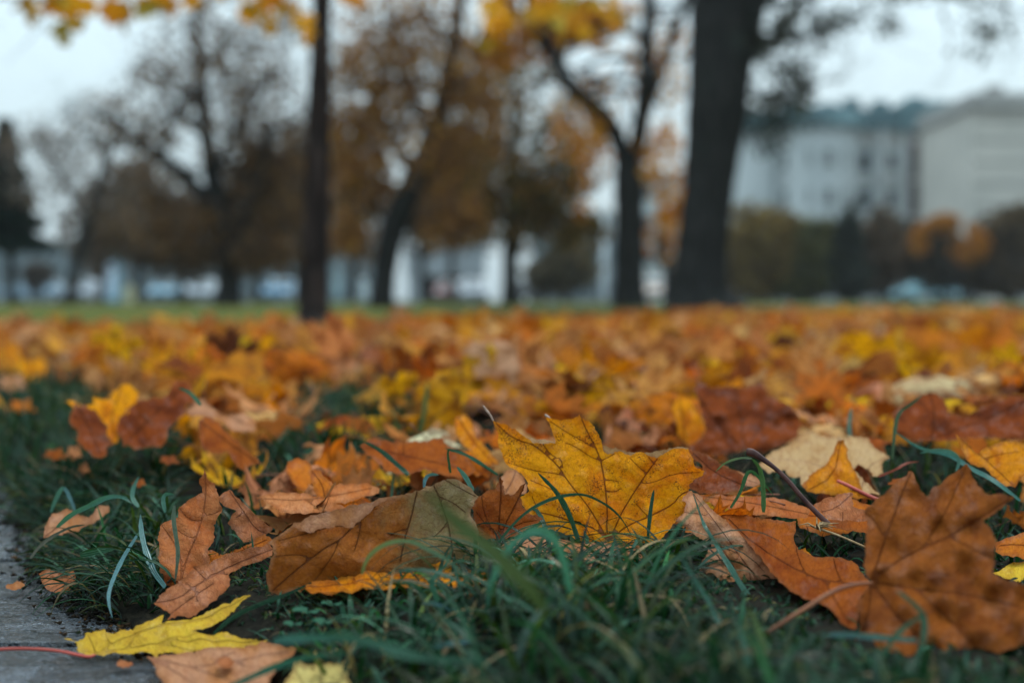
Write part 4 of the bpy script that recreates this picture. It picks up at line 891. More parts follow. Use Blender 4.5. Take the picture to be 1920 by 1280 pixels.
sow(1500, (1230, 2000), (.50, .74), lambda x, y: np.ones(len(x), bool), (.03, .07), (.0018, .0032), dry=.05, th=(.2, 1.1), cap=lambda x, y: cap_fg(x, y) * 1.1)
# blades that spill over the turf edge onto the paving
m_ = 330; ys_ = G.uniform(.845, 1.25, m_); xs_ = edge_x(ys_) + G.uniform(.002, .05, m_)
az_ = math.pi + G.normal(.45, .55, m_)
parts.append(blades(np.stack([xs_, ys_, ground_h(xs_, ys_)], 1), az_, G.uniform(.03, .075, m_) * np.interp(ys_, [.72, .82, .93, 1.02], [.4, 1, 1, .5]), G.uniform(.0014, .003, m_), G.uniform(.2, .9, m_), G.uniform(1.2, 2.6, m_), gcol(m_, .12), 8, G.uniform(-1, 1, m_)))
# clump at the paving edge, and the green patch behind it
sow(5200, (-60, 330), (.80, 1.45), lambda x, y: (960 + F * x / y) < 340 - 60 * (y - .8), (.03, .06), (.0018, .0034), dry=.06, th=(.2, 1.0), kp=(.6, 2.6),
    cap=lambda x, y: np.interp(y, [.8, .9, 1.0, 1.5], [.025, .045, .055, .05]))
sow(9000, (-60, 520), (1.35, 3.0), lambda x, y: (960 + F * x / y) < np.interp(y, [1.35, 1.8, 2.3, 3.0], [520, 330, 200, 130]), (.03, .06), (.002, .004), dry=.05)
sow(4500, (400, 1950), (1.05, 1.6), lambda x, y: np.ones(len(x), bool), (.015, .045), (.0018, .003), dry=.1)
sow(2200, (540, 800), (1.35, 2.1), lambda x, y: np.ones(len(x), bool), (.04, .07), (.002, .0035), dry=.05)
sow(5000, (-40, 1960), (1.6, 5.), lambda x, y: np.sin(x * 6 + 2) * np.sin(y * 3.3) > .25, (.03, .06), (.002, .004), dry=.08, kind='warm')
sow(26000, (-80, 2000), (7.5, 24), lambda x, y: np.ones(len(x), bool), (.04, .07), (.004, .008), dry=.06, kind='lawn', seg=3)
V = []; Fc = []; T = []; Ac = []; off = 0
for v, f, t, a in parts: V.append(v); Fc.append(f + off); T.append(t); Ac.append(a); off += len(v)
link('grass', mesh('grass', np.concatenate(V), np.concatenate(Fc), {'tint': np.concatenate(T), 'across': np.concatenate(Ac)}), GRASS, label='teal green tufted lawn grass between and in front of the leaves', cat='grass', kind='stuff')

TEAL = (.058, .16, .115); DGREEN = (.014, .060, .028); MGREEN = (.028, .095, .048); OLIVE = (.05, .08, .015); BLUEG = (.08, .18, .185); DRY = (.36, .28, .17)
def blade(pts, w, col, label, reg=FULL, d=.8, d2=None, droplets=0, col2=None):
    pp = S([(a, b) for a, b in pts], reg); n = len(pp)
    dd = np.linspace(d, d2 if d2 else d, n)
    q = smooth_pts([np.array([a, b, c]) for (a, b), c in zip(pp, dd)], 2); m = len(q)
    w3 = np.array([Pn(*p) for p in q]); t = np.linspace(0, 1, m)
    prof = np.interp(t, [0, .12, .45, .8, 1], [.45, .75, .95, .58, .03]) * (1 + .10 * np.sin(t * 17 + w) + .06 * np.sin(t * 41)) if w > 0 else np.ones(m)
    V, F_, ac = [], [], []
    for i in range(m):
        tg = w3[min(i + 1, m - 1)] - w3[max(i - 1, 0)]; vw = w3[i] - CAM; s = np.cross(tg, vw); s /= np.linalg.norm(s) + 1e-9
        f = np.cross(s, tg); f /= np.linalg.norm(f) + 1e-9
        s = s * .93 + f * .36 * math.sin(t[i] * 4 + w)      # slight twist
        hw = abs(w) * .5 * q[i][2] / F * prof[i]
        nn = vw / np.linalg.norm(vw)
        V += [w3[i] - s * hw, w3[i] - s * hw * .45 + nn * hw * .22, w3[i] + nn * hw * .38, w3[i] + s * hw * .45 + nn * hw * .22, w3[i] + s * hw]; ac += [0, .25, .5, .75, 1]
    for i in range(m - 1):
        for j in range(4): F_.append((i * 5 + j, i * 5 + j + 1, i * 5 + j + 6, i * 5 + j + 5))
    c1 = np.array(col); c2 = np.array(col2 if col2 else col)
    T = np.repeat(np.array([np.append(c1 + (c2 - c1) * x, 1) for x in t]), 5, 0)
    V = np.array(V); org = V.mean(0); org[2] = V[:, 2].min()
    o = link('grass_blade', mesh('grass_blade', V - org, np.array(F_), {'tint': T, 'across': np.array(ac)}), GRASS, label=label, cat='grass blade', group='large grass blades among the leaves', loc=org)
    if droplets:
        rr = random.Random(int(w * 7)); mb = MB()
        import bmesh
        bm = bmesh.new()
        for _ in range(droplets):
            i = rr.randrange(int(m * .15), int(m * .9)); u = rr.uniform(-.7, .7)
            hw = abs(w) * .5 * q[i][2] / F * prof[i]
            a = V[i * 5]; b = V[i * 5 + 4]; c = (a + b) / 2 + (b - a) * u * .5 - (w3[i] - CAM) / np.linalg.norm(w3[i] - CAM) * hw * .05
            r = rr.uniform(.0003, .0008)
            bmesh.ops.create_icosphere(bm, subdivisions=2, radius=r, matrix=Matrix.Translation(Vector(c)))
        me = bpy.data.meshes.new('dew'); bm.to_mesh(me); bm.free(); me.polygons.foreach_set('use_smooth', np.ones(len(me.polygons), bool))
        dw = link('dew', me, DEW, o)
    return o
_k = N('dew_water'); DEW = _k.done(_k.bsdf((.9, .97, 1.0, 1), .03, .9, **{'Transmission Weight': .85, 'IOR': 1.33}))
blade([(830,900),(850,820),(900,740),(980,680),(1080,645),(1160,640),(1250,655),(1350,710),(1450,760),(1550,830),(1640,930),(1720,1070),(1770,1180)], 10, (.22, .24, .10), 'pale teal blade arching over the olive and amber leaves', Z8, .73, .71, col2=TEAL)
blade([(740,1100),(720,1040),(680,920),(620,800),(560,710),(500,650),(435,585)], 12, DGREEN, 'dark green blade crossing the golden leaf, pointing up left', Z7, .84, .85)
blade([(90,1180),(150,1090),(230,990),(330,890),(440,820),(560,770),(700,742),(800,750),(900,795),(1000,860),(1080,950),(1150,1080)], 7, MGREEN, 'thin blade arching across the face of the golden leaf', Z7, .83, .84, col2=DGREEN)
blade([(280,1280),(240,1050),(220,930),(170,800),(100,700),(40,600),(0,540),(-40,470),(-100,375),(-110,350),(-165,190)][::1], 12, TEAL, 'wet teal blade beaded with dew right of the golden leaf', (1354, 860, 3), .74, .84, droplets=70)
blade([(1260,1060),(1275,900),(1290,790),(1305,710)], 9, DGREEN, 'dark upright blade behind the wet dewy blade', Z7, .85, .86)
blade([(480,190),(600,310),(700,400),(850,510),(950,620),(1050,720),(1150,860)][::-1], 34, OLIVE, 'very blurred thick olive blade close to the lens, slanting up left', R7, .50, .50)
blade([(1290,760),(1260,600),(1220,480),(1150,405),(1060,405),(960,470),(900,560),(850,680),(835,780)], 20, (.06, .2, .13), 'blurred teal blade bent over like a hook below the golden leaf', R7, .62, .62)
blade([(510,1200),(400,1080),(350,980),(300,880),(262,795)], 8, (.12, .2, .13), 'pale blade rising to a sharp kink in the foreground', R7, .70, .70)
blade([(262,795),(330,820),(430,890),(530,960),(610,1025)], 8, MGREEN, 'green blade falling right from the sharp kink', R7, .70, .70)
blade([(-60,985),(0,1000),(150,1020),(300,1070),(420,1110),(600,1130),(860,1130)], 24, (.03, .10, .06), 'wide blurred blade lying along the bottom of the grass', R7, .56, .54)
blade([(500,1060),(600,1035),(680,1025),(760,1035)], 12, BLUEG, 'short bluish wet blade lying in the foreground grass', R7, .66, .66, droplets=12)
blade([(600,960),(570,860),(540,790),(500,690),(540,640),(590,600),(630,485)], 12, TEAL, 'folded teal blade tip before the amber leaf', R7, .73, .73, droplets=10)
blade([(760,1000),(1320,1020),(1200,1012),(1050,998),(900,985),(790,990)][1:], 13, BLUEG, 'bluish dewy blade lying across the foot of the right brown leaf', R8, .62, .63, droplets=18)
blade([(1250,1260),(1330,1100),(1362,980),(1358,880),(1310,820),(1240,765),(1200,740)], 13, MGREEN, 'green blade hooked over in front of the right brown leaf', R8, .60, .63)
blade([(1120,1120),(1180,1010),(1260,930),(1370,865)], 12, MGREEN, 'green blade crossing the hooked one on the right', R8, .60, .61)
blade([(930,720),(860,630),(820,520),(795,420),(790,310)], 14, (.09, .2, .19), 'wide grey teal blade hanging down over the paving edge', R6, .85, .90)
blade([(770,430),(700,540),(650,640),(612,740),(610,810),(632,895)], 9, (.12, .26, .27), 'slender bluish blade drooping onto the wet stone', R6, .86, .80)
blade([(980,262),(975,340),(990,440),(1003,520),(995,610),(985,690)], 10, (.10, .14, .10), 'limp blade hanging before the coral orange leaf', R6, .83, .82)
blade([(320,385),(400,310),(500,265),(600,212),(690,210),(740,250)], 11, TEAL, 'broad teal blade arching over the pink buried leaf', R6, .94, .92)
blade([(285,300),(320,210),(358,148),(400,230),(432,310)], 9, BLUEG, 'blurred bluish blade bent into a sharp tent above the pink leaf', R6, 1.05, 1.02)
blade([(170,560),(220,490),(300,430),(400,380),(480,370)], 7, (.10, .10, .07), 'dry brownish blade sagging from the clump over the paving', R6, .90, .93)
blade([(450,540),(540,520),(650,500)], 16, MGREEN, 'short wide blurred blade low in the clump by the paving', R6, .92, .94)
blade([(930,300),(915,240),(925,195),(980,200)], 9, TEAL, 'tiny curled bright blade left of the coral leaf', R6, .91, .92)
blade([(780,270),(740,220),(750,160),(780,100)], 10, TEAL, 'upright bright blade in the middle of the left clump', R6, .98, 1.0)
blade([(1130,600),(1100,560),(1060,520),(1000,500)], 9, MGREEN, 'blurred green blade in the shade right of the left clump', R3, 1.1, 1.15)
blade([(1200,985),(1290,900),(1380,850),(1500,800),(1640,750),(1760,690)], 10, DGREEN, 'long dark blade running from the yellow leaf into the grass', R6, .76, .80, droplets=14)
blade([(1250,1300),(1400,1230),(1560,1160),(1700,1120),(1830,1100),(1960,1090)], 14, (.03, .12, .085), 'long green blade bottom left crossing the pinkish tan leaf', R6, .64, .62)
blade([(1520,1060),(1640,985),(1760,930),(1860,900)], 6, TEAL, 'thin wet blade beaded with dew right of the yellow leaf tip', R6, .76, .78, droplets=20)
blade([(1540,1020),(1640,1010),(1780,1000),(1980,1010)], 20, (.04, .13, .10), 'blurred wide green blade lying beside the yellow leaf tip', R6, .60, .58)
blade([(270,1175),(330,1080),(355,990),(385,962),(430,1005),(515,1110)], 8, (.04, .12, .05), 'bent green blade folded like a tent beneath the stalk knob', R5, .90, .90)
blade([(455,1200),(455,1110),(450,1020),(430,940),(388,898)], 11, (.05, .12, .03), 'upright green blade bending over beneath the stalk knob', R5, .89, .90)
blade([(388,898),(330,892),(240,918),(185,972)], 5, (.14, .2, .12), 'thin pale blade arching left from the stalk knob', R5, .90, .93)
blade([(1900,1135),(1740,1010),(1620,955),(1500,870),(1340,850),(1190,745)], 10, (.05, .17, .14), 'long teal blade weaving past the golden orange torn leaf', R5, .95, 1.05)
blade([(1540,970),(1560,900),(1500,850),(1400,850),(1330,870)], 8, TEAL, 'looping teal blade above the right brown leaf', R5, .98, 1.0)
blade([(1180,900),(1190,760),(1210,640),(1290,590),(1350,540)], 8, (.04, .08, .03), 'blurred olive blade rising before the wide dark rust leaf', R5, 1.05, 1.1)
blade([(940,780),(935,700),(950,610)], 9, (.12, .24, .22), 'single upright pale blade behind the cream leaf', R5, 1.25, 1.25)
blade([(1100,1000),(1200,960),(1260,920),(1330,915)], 5, (.36, .08, .05), 'thin reddish stalk lying beside the cream leaf', R5, 1.0, 1.02)
blade([(120,800),(220,850),(300,920),(380,990)][::-1], 11, DGREEN, 'dark blade slanting across the flat dark orange leaf', R4, 1.0, 1.03)
blade([(430,790),(460,680),(475,560),(485,470)], 10, (.07, .15, .06), 'lone blurred blade standing tall in the leaf carpet', R4, 1.5, 1.5)
blade([(880,990),(760,910),(690,870),(580,840)], 8, MGREEN, 'green blade lying behind the olive leaf top', R4, .96, 1.0)
blade([(740,1080),(700,1000),(650,945)], 11, TEAL, 'short bright teal blade behind the olive leaf top', R4, .93, .94)
blade([(465,1060),(470,1010),(500,985),(550,990)], 8, BLUEG, 'small blue teal blade peeping over the olive leaf', R4, .93, .94)
blade([(640,860),(590,840),(620,1000),(600,940)], 5, MGREEN, 'tiny curled blade behind the olive leaf', R4, .95, .96)
blade([(0,565),(80,700),(150,800),(200,910),(240,1000),(265,1120),(270,1260)], 10, TEAL, 'long teal blade falling down to the bottom edge right of centre', R8, .68, .62)
rr = random.Random(12)
names_f = ['curving left', 'curving right', 'nearly straight', 'bent near its tip']
for i in range(30):                                      # further foreground blades at the bottom
    px = 640 + i * 43 + rr.uniform(-20, 20); d = rr.uniform(.63, .82)
    top = ytop(px) + rr.uniform(15, 130); base = 562 + (H0 + .0) * F / d
    k = rr.choice((0, 1, 2, 3)); dx = {0: -60, 1: 60, 2: 10, 3: rr.choice((-90, 90))}[k] * rr.uniform(.6, 1.3)
    pts = [(px, base), (px + dx * .15, base * .6 + top * .4), (px + dx * .4, base * .2 + top * .8), (px + dx * .75, top), (px + dx * (1.2 if k == 3 else .95), top + (45 if k == 3 else 4))]
    c = rr.choice([MGREEN, DGREEN, TEAL, OLIVE, MGREEN, BLUEG]); cn = {MGREEN: 'green', DGREEN: 'dark green', TEAL: 'teal', OLIVE: 'olive', BLUEG: 'bluish'}[c]
    where = ['below the amber leaf', 'below the golden leaf left lobe', 'below the golden leaf', 'below the pale tan folded leaf', 'below the dark rusty leaf', 'below the right brown leaf'][min(5, int((px - 620) / 215))]
    o = blade(pts, rr.uniform(8, 15), c, f'{cn} foreground blade {names_f[k]} {where}, {"tall" if top < ytop(px) + 60 else "short"}', FULL, d, d, droplets=rr.choice((0, 0, 6)))

# crumbs of soil and rotten leaf washed onto the paving
def crumbs():
    R_ = np.random.RandomState(21); n = 1500; y = R_.uniform(.68, 1.35, n); x = edge_x(y) - np.abs(R_.normal(0, .018, n)) + .012
    V, Fc, T = [], [], []; tet = np.array([[1, 1, 1], [1, -1, -1], [-1, 1, -1], [-1, -1, 1.]])
    for i in range(n):
        q, _ = np.linalg.qr(R_.normal(size=(3, 3))); sc = R_.uniform(.0004, .0019) * np.array([1, 1, .6]); c = np.array([x[i], y[i], -.0312 + .0004 if x[i] < edge_x(y[i]) else float(ground_h(x[i], y[i]))])
        V.append((tet @ q) * sc * R_.uniform(.6, 1.5, (4, 1)) + c); Fc += [[4 * i + a, 4 * i + b, 4 * i + d_] for a, b, d_ in ((0, 1, 2), (0, 3, 1), (0, 2, 3), (1, 3, 2))]
        col = [(.012, .010, .008), (.03, .02, .012), (.10, .05, .02), (.02, .03, .012)][R_.choice(4, p=[.5, .3, .1, .1])]; T += [list(col) + [1]] * 4
    link('soil_crumbs', mesh('soil_crumbs', np.concatenate(V), np.array(Fc), {'tint': np.array(T)}, smooth=False), FOLI, label='dark soil crumbs scattered along the turf edge on the paving', cat='soil', kind='stuff')
crumbs()
# ------------------------------------------------------------------ trees
def path_px(pts, d):
    """(px,py,width) -> world points and radii"""
    q = smooth_pts([np.array(p, float) for p in pts], 2)
    return [P(a, b, d) for a, b, _ in q], [w * .5 * d / F for _, _, w in q]
def grow(mb, p, dirv, L, r, depth, rng, ends, gravity=0., spread=.6):
    """recursive twigs"""
    n = 4; pts = [p]; rad = [r]; d = dirv.normalized()
    for i in range(n):
        d = (d + Vector((rng.gauss(0, .16), rng.gauss(0, .16), rng.gauss(0, .14) - gravity))).normalized()
        pts.append(pts[-1] + d * L / n); rad.append(r * (1 - .55 * (i + 1) / n))
    mb.tube(pts, rad, 5 if r > .02 else 3, cap=False)
    if depth <= 0: ends.append(pts[-1]); ends.append(pts[2]); return
    k = rng.choice((2, 3, 3))
    for i in range(k):
        b = rng.choice((2, 3, 4, 4)); 
        nd = (d + Vector((rng.gauss(0, spread), rng.gauss(0, spread), rng.gauss(0.05, spread * .8)))).normalized()
        grow(mb, pts[b], nd, L * rng.uniform(.55, .8), rad[b] * .7, depth - 1, rng, ends, gravity, spread)
LSHAPE = np.array([(0, -.5), (.28, -.32), (.5, -.05), (.22, .1), (.3, .4), (0, .55), (-.3, .4), (-.22, .1), (-.5, -.05), (-.28, -.32)])
def leaf_cloud(centres, size, cols, rng, name, parent, maple=False, kind=None):
    n = len(centres); rs = np.random.RandomState(rng.randrange(10 ** 6))
    sh = LSHAPE if maple else np.array([(0, -.5), (.42, -.1), (.1, .55), (-.42, .1)])
    k = len(sh)
    a = rs.normal(size=(n, 3)); a /= np.linalg.norm(a, axis=1)[:, None]
    b = rs.normal(size=(n, 3)); b -= (a * b).sum(1)[:, None] * a; b /= np.linalg.norm(b, axis=1)[:, None]
    s = size * rs.uniform(.6, 1.25, n)[:, None, None]
    cc = np.cross(a, b)
    fold = np.abs(sh[:, 0])[None, :, None] * cc[:, None, :] * .5
    V = centres[:, None, :] + s * (sh[None, :, 0:1] * a[:, None, :] + sh[None, :, 1:2] * b[:, None, :] + fold)
    Fc = np.arange(n * k).reshape(n, k)
    ci = rs.randint(len(cols), size=n); T = np.array(cols)[ci] * rs.uniform(.7, 1.3, (n, 1)); T = np.concatenate([T, np.ones((n, 1))], 1)
    me = mesh(name, V.reshape(-1, 3) - np.array(parent.location), Fc, {'tint': np.repeat(T, k, 0)}, smooth=False)
    return link(name, me, FOLI, parent)
def blob_points(blobs, d, rng):
    """blobs: (px,py,rx,ry,n) -> points, thinned by a noise field so that gaps stay open"""
    out = []
    for (cx, cy, rx, ry, n) in blobs:
        n = int(n * 2.3)
        c = np.array(P(cx, cy, d)); sx = rx * d / F; sz = ry * d / F; sy = max(sx, .6) * .8
        m = 0; sub = [(rng.gauss(0, .5), rng.gauss(0, .5), rng.gauss(0, .5)) for _ in range(max(9, n // 22))]
        while m < n:
            s = rng.choice(sub); q = np.array([s[0] + rng.gauss(0, .2), s[1] + rng.gauss(0, .2), s[2] + rng.gauss(0, .2)])
            if (q ** 2).sum() > 1.6: m += 1; continue
            out.append(c + q * [sx, sy, sz]); m += 1
    return np.array(out)
def tree(label, name, d, trunk, limbs=(), bark=BARK_DARK, twigs=(), blobs=(), lsize=.14, cols=((.2, .1, .03),), seed=1, n=12, maple=False, flare=None, twig_depth=3, twig_r=.02, twig_spread=.6, group=None, crown_group=None):
    rng = random.Random(seed); pts, rad = path_px(trunk, d)
    root = link(name, None, label=label, cat='tree', group=group, loc=(pts[0].x, pts[0].y, min(0, pts[0].z)))
    mb = MB(); base = Vector((pts[0].x, pts[0].y, -.08)); mb.tube([base] + pts, [rad[0] * 1.05] + rad, n, jit=.05, rng=rng, flare=flare)
    mb.build('trunk', bark, root, smooth=True)
    mb2 = MB(); ends = []; has = False
    for lb in limbs:
        q, r = path_px(lb, d); 
        # spread the limbs in depth so that the crown is round
        dy = rng.uniform(-.25, .25)
        L0 = (q[-1] - q[0]).length
        q = [p + Vector((0, dy * (p - q[0]).length, 0)) for p in q]
        lm = MB(); lm.tube(q, r, 8, jit=.04, rng=rng); lm.build('limb', bark, root, smooth=True)
        for t in twigs:
            pass
        for i in range(int(len(q) * .35), len(q), 2):
            nd = Vector((rng.gauss(0, 1), rng.gauss(0, .8), rng.uniform(-.1, 1))).normalized()
            grow(mb2, q[i], nd, max(.8, L0 * .35), max(r[i] * .5, .012), twig_depth - 1, rng, ends, 0., twig_spread); has = True
    for (px, py, dx, dz, L, r) in twigs:
        grow(mb2, P(px, py, d), Vector((dx, rng.uniform(-.5, .5), dz)), L, r, twig_depth, rng, ends, 0., twig_spread); has = True
    if has: mb2.build('twigs', bark, root, smooth=True)
    if len(blobs):
        c = blob_points(blobs, d, rng)
        leaf_cloud(c, lsize, cols, rng, 'crown', root, maple)
    return root, ends
GOLD = [(.60, .26, .015), (.68, .34, .02), (.46, .17, .015), (.36, .20, .03)]
BRN = [(.16, .085, .03), (.22, .11, .035), (.12, .07, .035), (.28, .12, .03), (.09, .06, .03)]
GRN = [(.06, .058, .022), (.10, .08, .022), (.14, .09, .022), (.05, .05, .022), (.24, .12, .02), (.16,.08,.03)]
DUL = [(.10, .075, .06), (.14, .09, .06), (.08, .07, .06), (.17, .10, .05)]
# slim trunk with the golden leaves hanging into the top of the picture
r1, e1 = tree('slim dark brown trunk left of centre, flared at its foot in the leaves', 'maple_tree', 7.2,
     [(588, 606, 86), (588, 585, 62), (592, 540, 50), (593, 430, 50), (596, 300, 49), (600, 150, 42), (604, 0, 33), (606, -250, 30), (610, -520, 26)],
     bark=BARK_WARM, seed=3, flare=[.35, .3, .2, .1], n=14,
     limbs=[[(606, -150, 24), (480, -230, 18), (300, -160, 14), (150, -60, 9), (60, -25, 6)], [(606, -250, 22), (760, -300, 18), (950, -190, 12), (1100, -90, 8)], [(605, -60, 16), (560, -90, 12), (520, -50, 7)]], twig_depth=2)
rngc = random.Random(9)
cl = []
def hang(cx, cy, rx, ry, n, d=6.6):
    for _ in range(n):
        dd = d + rngc.uniform(-.9, .9); rngc.random() < .62 and cl.append(np.array(P(cx + rngc.gauss(0, .55) * rx, cy + rngc.gauss(0, .55) * ry, dd)))
hang(48, 12, 14, 24, 7); hang(140, 12, 40, 16, 14); hang(138, 48, 14, 16, 6); hang(220, 22, 45, 20, 26); hang(300, 8, 40, 16, 18); hang(365, 2, 25, 12, 8); hang(250, -30, 160, 30, 70)
hang(510, 18, 38, 22, 24); hang(530, 97, 16, 10, 4); hang(570, 48, 14, 20, 8); hang(500, -30, 60, 30, 30); hang(655, -2, 22, 8, 7); hang(930, 45, 22, 48, 46, 8.5); hang(1060, 22, 75, 26, 80, 8.5); hang(1090, 62, 30, 16, 16, 8.5); hang(1150, 30, 16, 30, 14, 8.5)
leaf_cloud(np.array(cl), .11, GOLD + [(.30, .22, .03)], rngc, 'crown', r1, True)
tree('massive dark trunk right of centre, widening at its foot', 'maple_tree', 23.0,
     [(1308, 592, 140), (1310, 560, 114), (1314, 500, 100), (1322, 400, 94), (1334, 300, 98), (1346, 190, 116), (1352, 90, 118), (1356, 0, 122), (1360, -150, 110), (1370, -300, 95)],
     limbs=[[(1370, 180, 60), (1400, 60, 44), (1440, -60, 30), (1520, -120, 18)], [(1390, 20, 30), (1500, -60, 20), (1650, -60, 12), (1850, -20, 8)], [(1400, 120, 14), (1450, 60, 9), (1500, -10, 6)]],
     twigs=[(1400, 180, 1, .3, 1.6, .03), (1405, 120, 1, .6, 1.6, .03), (1400, 240, 1, .1, 1.3, .02), (1480, -20, .6, -.6, 1.3, .02), (1600, -40, .3, -.8, 1.2, .02), (1750, -30, .3, -.7, 1.3, .02), (1880, -10, .3, -.8, 1.0, .02)],
     blobs=[(1450, 60, 80, 90, 300), (1450, 200, 70, 90, 260), (1560, 40, 40, 50, 60), (1640, 30, 60, 60, 70), (1850, 50, 90, 60, 80), (1740, -10, 90, 20, 60), (1500, 150, 60, 60, 120)],
     lsize=.10, cols=[(.05, .06, .055), (.08, .075, .05), (.04, .05, .045)], seed=6, n=18, flare=[.35, .25, .12], maple=True)
tree('dark forked trunk just left of the massive trunk, two limbs rising in a V', 'maple_tree', 30.0,
     [(1180, 580, 72), (1180, 540, 60), (1180, 430, 56), (1180, 330, 56), (1178, 285, 52)],
     limbs=[[(1172, 300, 34), (1150, 240, 32), (1120, 205, 32), (1075, 180, 28), (1040, 120, 26), (1005, 60, 22), (985, 0, 18), (960, -80, 12)],
            [(1188, 300, 36), (1200, 240, 32), (1207, 170, 30), (1210, 90, 26), (1210, 0, 24), (1205, -100, 16)],
            [(1205, 225, 24), (1232, 150, 22), (1262, 70, 20), (1292, -20, 16)]],
     blobs=[(1010, 50, 70, 60, 300), (1090, 60, 60, 40, 260), (1150, 30, 40, 40, 120), (940, 90, 45, 70, 220), (1250, 420, 40, 80, 110), (1240, 290, 50, 100, 150), (1240, 120, 60, 110, 120), (1100, 260, 60, 120, 200), (940, 30, 40, 90, 150)],
     lsize=.15, cols=[(.60, .28, .02), (.66, .34, .03), (.5, .2, .02), (.5, .16, .02)], seed=8, maple=True)
tree('dark trunk leaning right, between the slim trunk and the bushy tree', 'maple_tree', 28.0,
     [(715, 585, 54), (718, 540, 44), (726, 470, 44), (745, 400, 50), (785, 330, 50), (812, 260, 40), (835, 170, 34), (852, 80, 28), (868, -20, 22)],
     limbs=[[(780, 330, 24), (740, 270, 18), (700, 190, 14), (665, 120, 9)], [(815, 250, 18), (760, 180, 13), (735, 90, 9), (720, 0, 6)], [(835, 170, 18), (880, 120, 12), (910, 40, 8)], [(730, 420, 14), (690, 380, 9), (650, 350, 6)], [(850, 90, 14), (800, 30, 10), (770, -40, 7)]],
     blobs=[(680, 330, 60, 60, 330), (740, 200, 60, 80, 190), (830, 290, 60, 90, 420), (660, 230, 50, 80, 130), (870, 420, 40, 50, 240), (760, 80, 60, 60, 120), (880, 170, 40, 80, 240), (650, 430, 40, 50, 200), (830, 420, 40, 50, 260), (690, 120, 90, 130, 620), (800, 90, 100, 130, 520), (900, 230, 60, 120, 300), (760, 250, 120, 110, 420)],
     lsize=.14, cols=[(.26, .13, .06), (.34, .16, .05), (.16, .10, .07), (.40, .2, .04)], seed=10, twig_depth=4)
tree('dark bare trunk with a long limb reaching up left, left of the slim trunk', 'maple_tree', 36.0,
     [(428, 575, 56), (430, 530, 46), (430, 460, 56), (412, 390, 42), (395, 320, 32), (385, 230, 26), (376, 140, 22), (370, 60, 16), (366, -30, 10)],
     limbs=[[(412, 410, 34), (370, 350, 28), (320, 305, 24), (270, 270, 18), (235, 235, 13), (180, 215, 8)], [(395, 330, 20), (440, 260, 14), (480, 200, 9), (520, 150, 6)], [(430, 450, 26), (480, 380, 20), (505, 300, 16), (515, 240, 10)], [(380, 200, 14), (330, 150, 9), (290, 120, 6)], [(385, 260, 14), (340, 220, 9), (310, 170, 6)], [(376, 140, 12), (420, 90, 8), (450, 30, 6)]],
     blobs=[(340, 430, 110, 60, 620), (500, 380, 70, 100, 620), (470, 470, 90, 50, 420), (300, 350, 60, 60, 130), (460, 250, 90, 60, 110), (530, 300, 50, 60, 150), (380, 90, 130, 130, 520), (480, 210, 110, 130, 620), (300, 220, 110, 110, 420), (520, 60, 70, 90, 260)],
     lsize=.15, cols=[(.10, .068, .05), (.15, .085, .04), (.07, .052, .038), (.10, .06, .037), (.20, .105, .035)], seed=12, twig_depth=4)
tree('thin grey tree leaning right near the left edge with arching twigs', 'maple_tree', 48.0,
     [(128, 575, 26), (138, 520, 22), (152, 460, 22), (172, 400, 20), (192, 330, 16), (212, 260, 11), (220, 215, 8)],
     limbs=[[(165, 420, 12), (130, 350, 9), (90, 290, 7), (70, 240, 5)], [(200, 300, 9), (150, 230, 7), (110, 215, 5)], [(205, 280, 9), (260, 240, 6), (300, 260, 4)], [(180, 380, 10), (240, 330, 7), (280, 300, 5)]],
     blobs=[(150, 280, 110, 80, 420), (90, 340, 90, 80, 300), (250, 360, 80, 90, 380), (60, 270, 60, 60, 120), (210, 230, 90, 60, 200)], bark=BARK_FAR, lsize=.15, cols=[(.15, .13, .13), (.18, .13, .10)], seed=14)
tree('bushy olive and brown tree in the centre, low crown over a short trunk', 'maple_tree', 42.0,
     [(957, 575, 36), (957, 520, 30), (957, 440, 28), (960, 350, 24), (965, 250, 18), (970, 160, 10)],
     limbs=[[(958, 430, 14), (910, 380, 10), (880, 340, 7)], [(958, 420, 14), (1020, 370, 10), (1080, 340, 7)], [(962, 330, 12), (900, 260, 8)], [(962, 320, 12), (1030, 240, 8)]],
     blobs=[(915, 340, 90, 110, 900), (1040, 330, 90, 90, 800), (960, 190, 120, 90, 520), (1085, 430, 50, 50, 300), (870, 430, 50, 35, 240), (980, 420, 70, 50, 360), (930, 110, 90, 70, 220), (1070, 240, 80, 80, 330), (1010, 380, 50, 60, 400)],
     lsize=.19, cols=GRN + [(.20, .11, .04)], seed=16)
# conifer
def conifer():
    d = 50.0; root = link('conifer_tree', None, label='dark conifer at the left edge, broad at the bottom', cat='tree', loc=tuple(P(15, 560, d)))
    pts, rad = path_px([(22, 575, 20), (20, 440, 16), (12, 230, 5)], d); mb = MB(); mb.tube(pts, rad, 8); mb.build('trunk', BARK_FAR, root, smooth=True)
    rng = random.Random(2); out = []
    for _ in range(5200):
        t = rng.random() ** .7; py = 225 + 235 * t; w = 12 + 84 * t ** 1.2 * (.75 + .25 * math.sin(t * 34))
        a = rng.uniform(0, 6.28); r = rng.random() ** .4 * w
        p = P(10 + r * math.cos(a), py + rng.uniform(-6, 6) + r * .12, d); p.y += r * math.sin(a) * d / F; out.append(np.array(p))
    leaf_cloud(np.array(out), .30, [(.010, .022, .020), (.018, .032, .028)], rng, 'crown', root)
conifer()
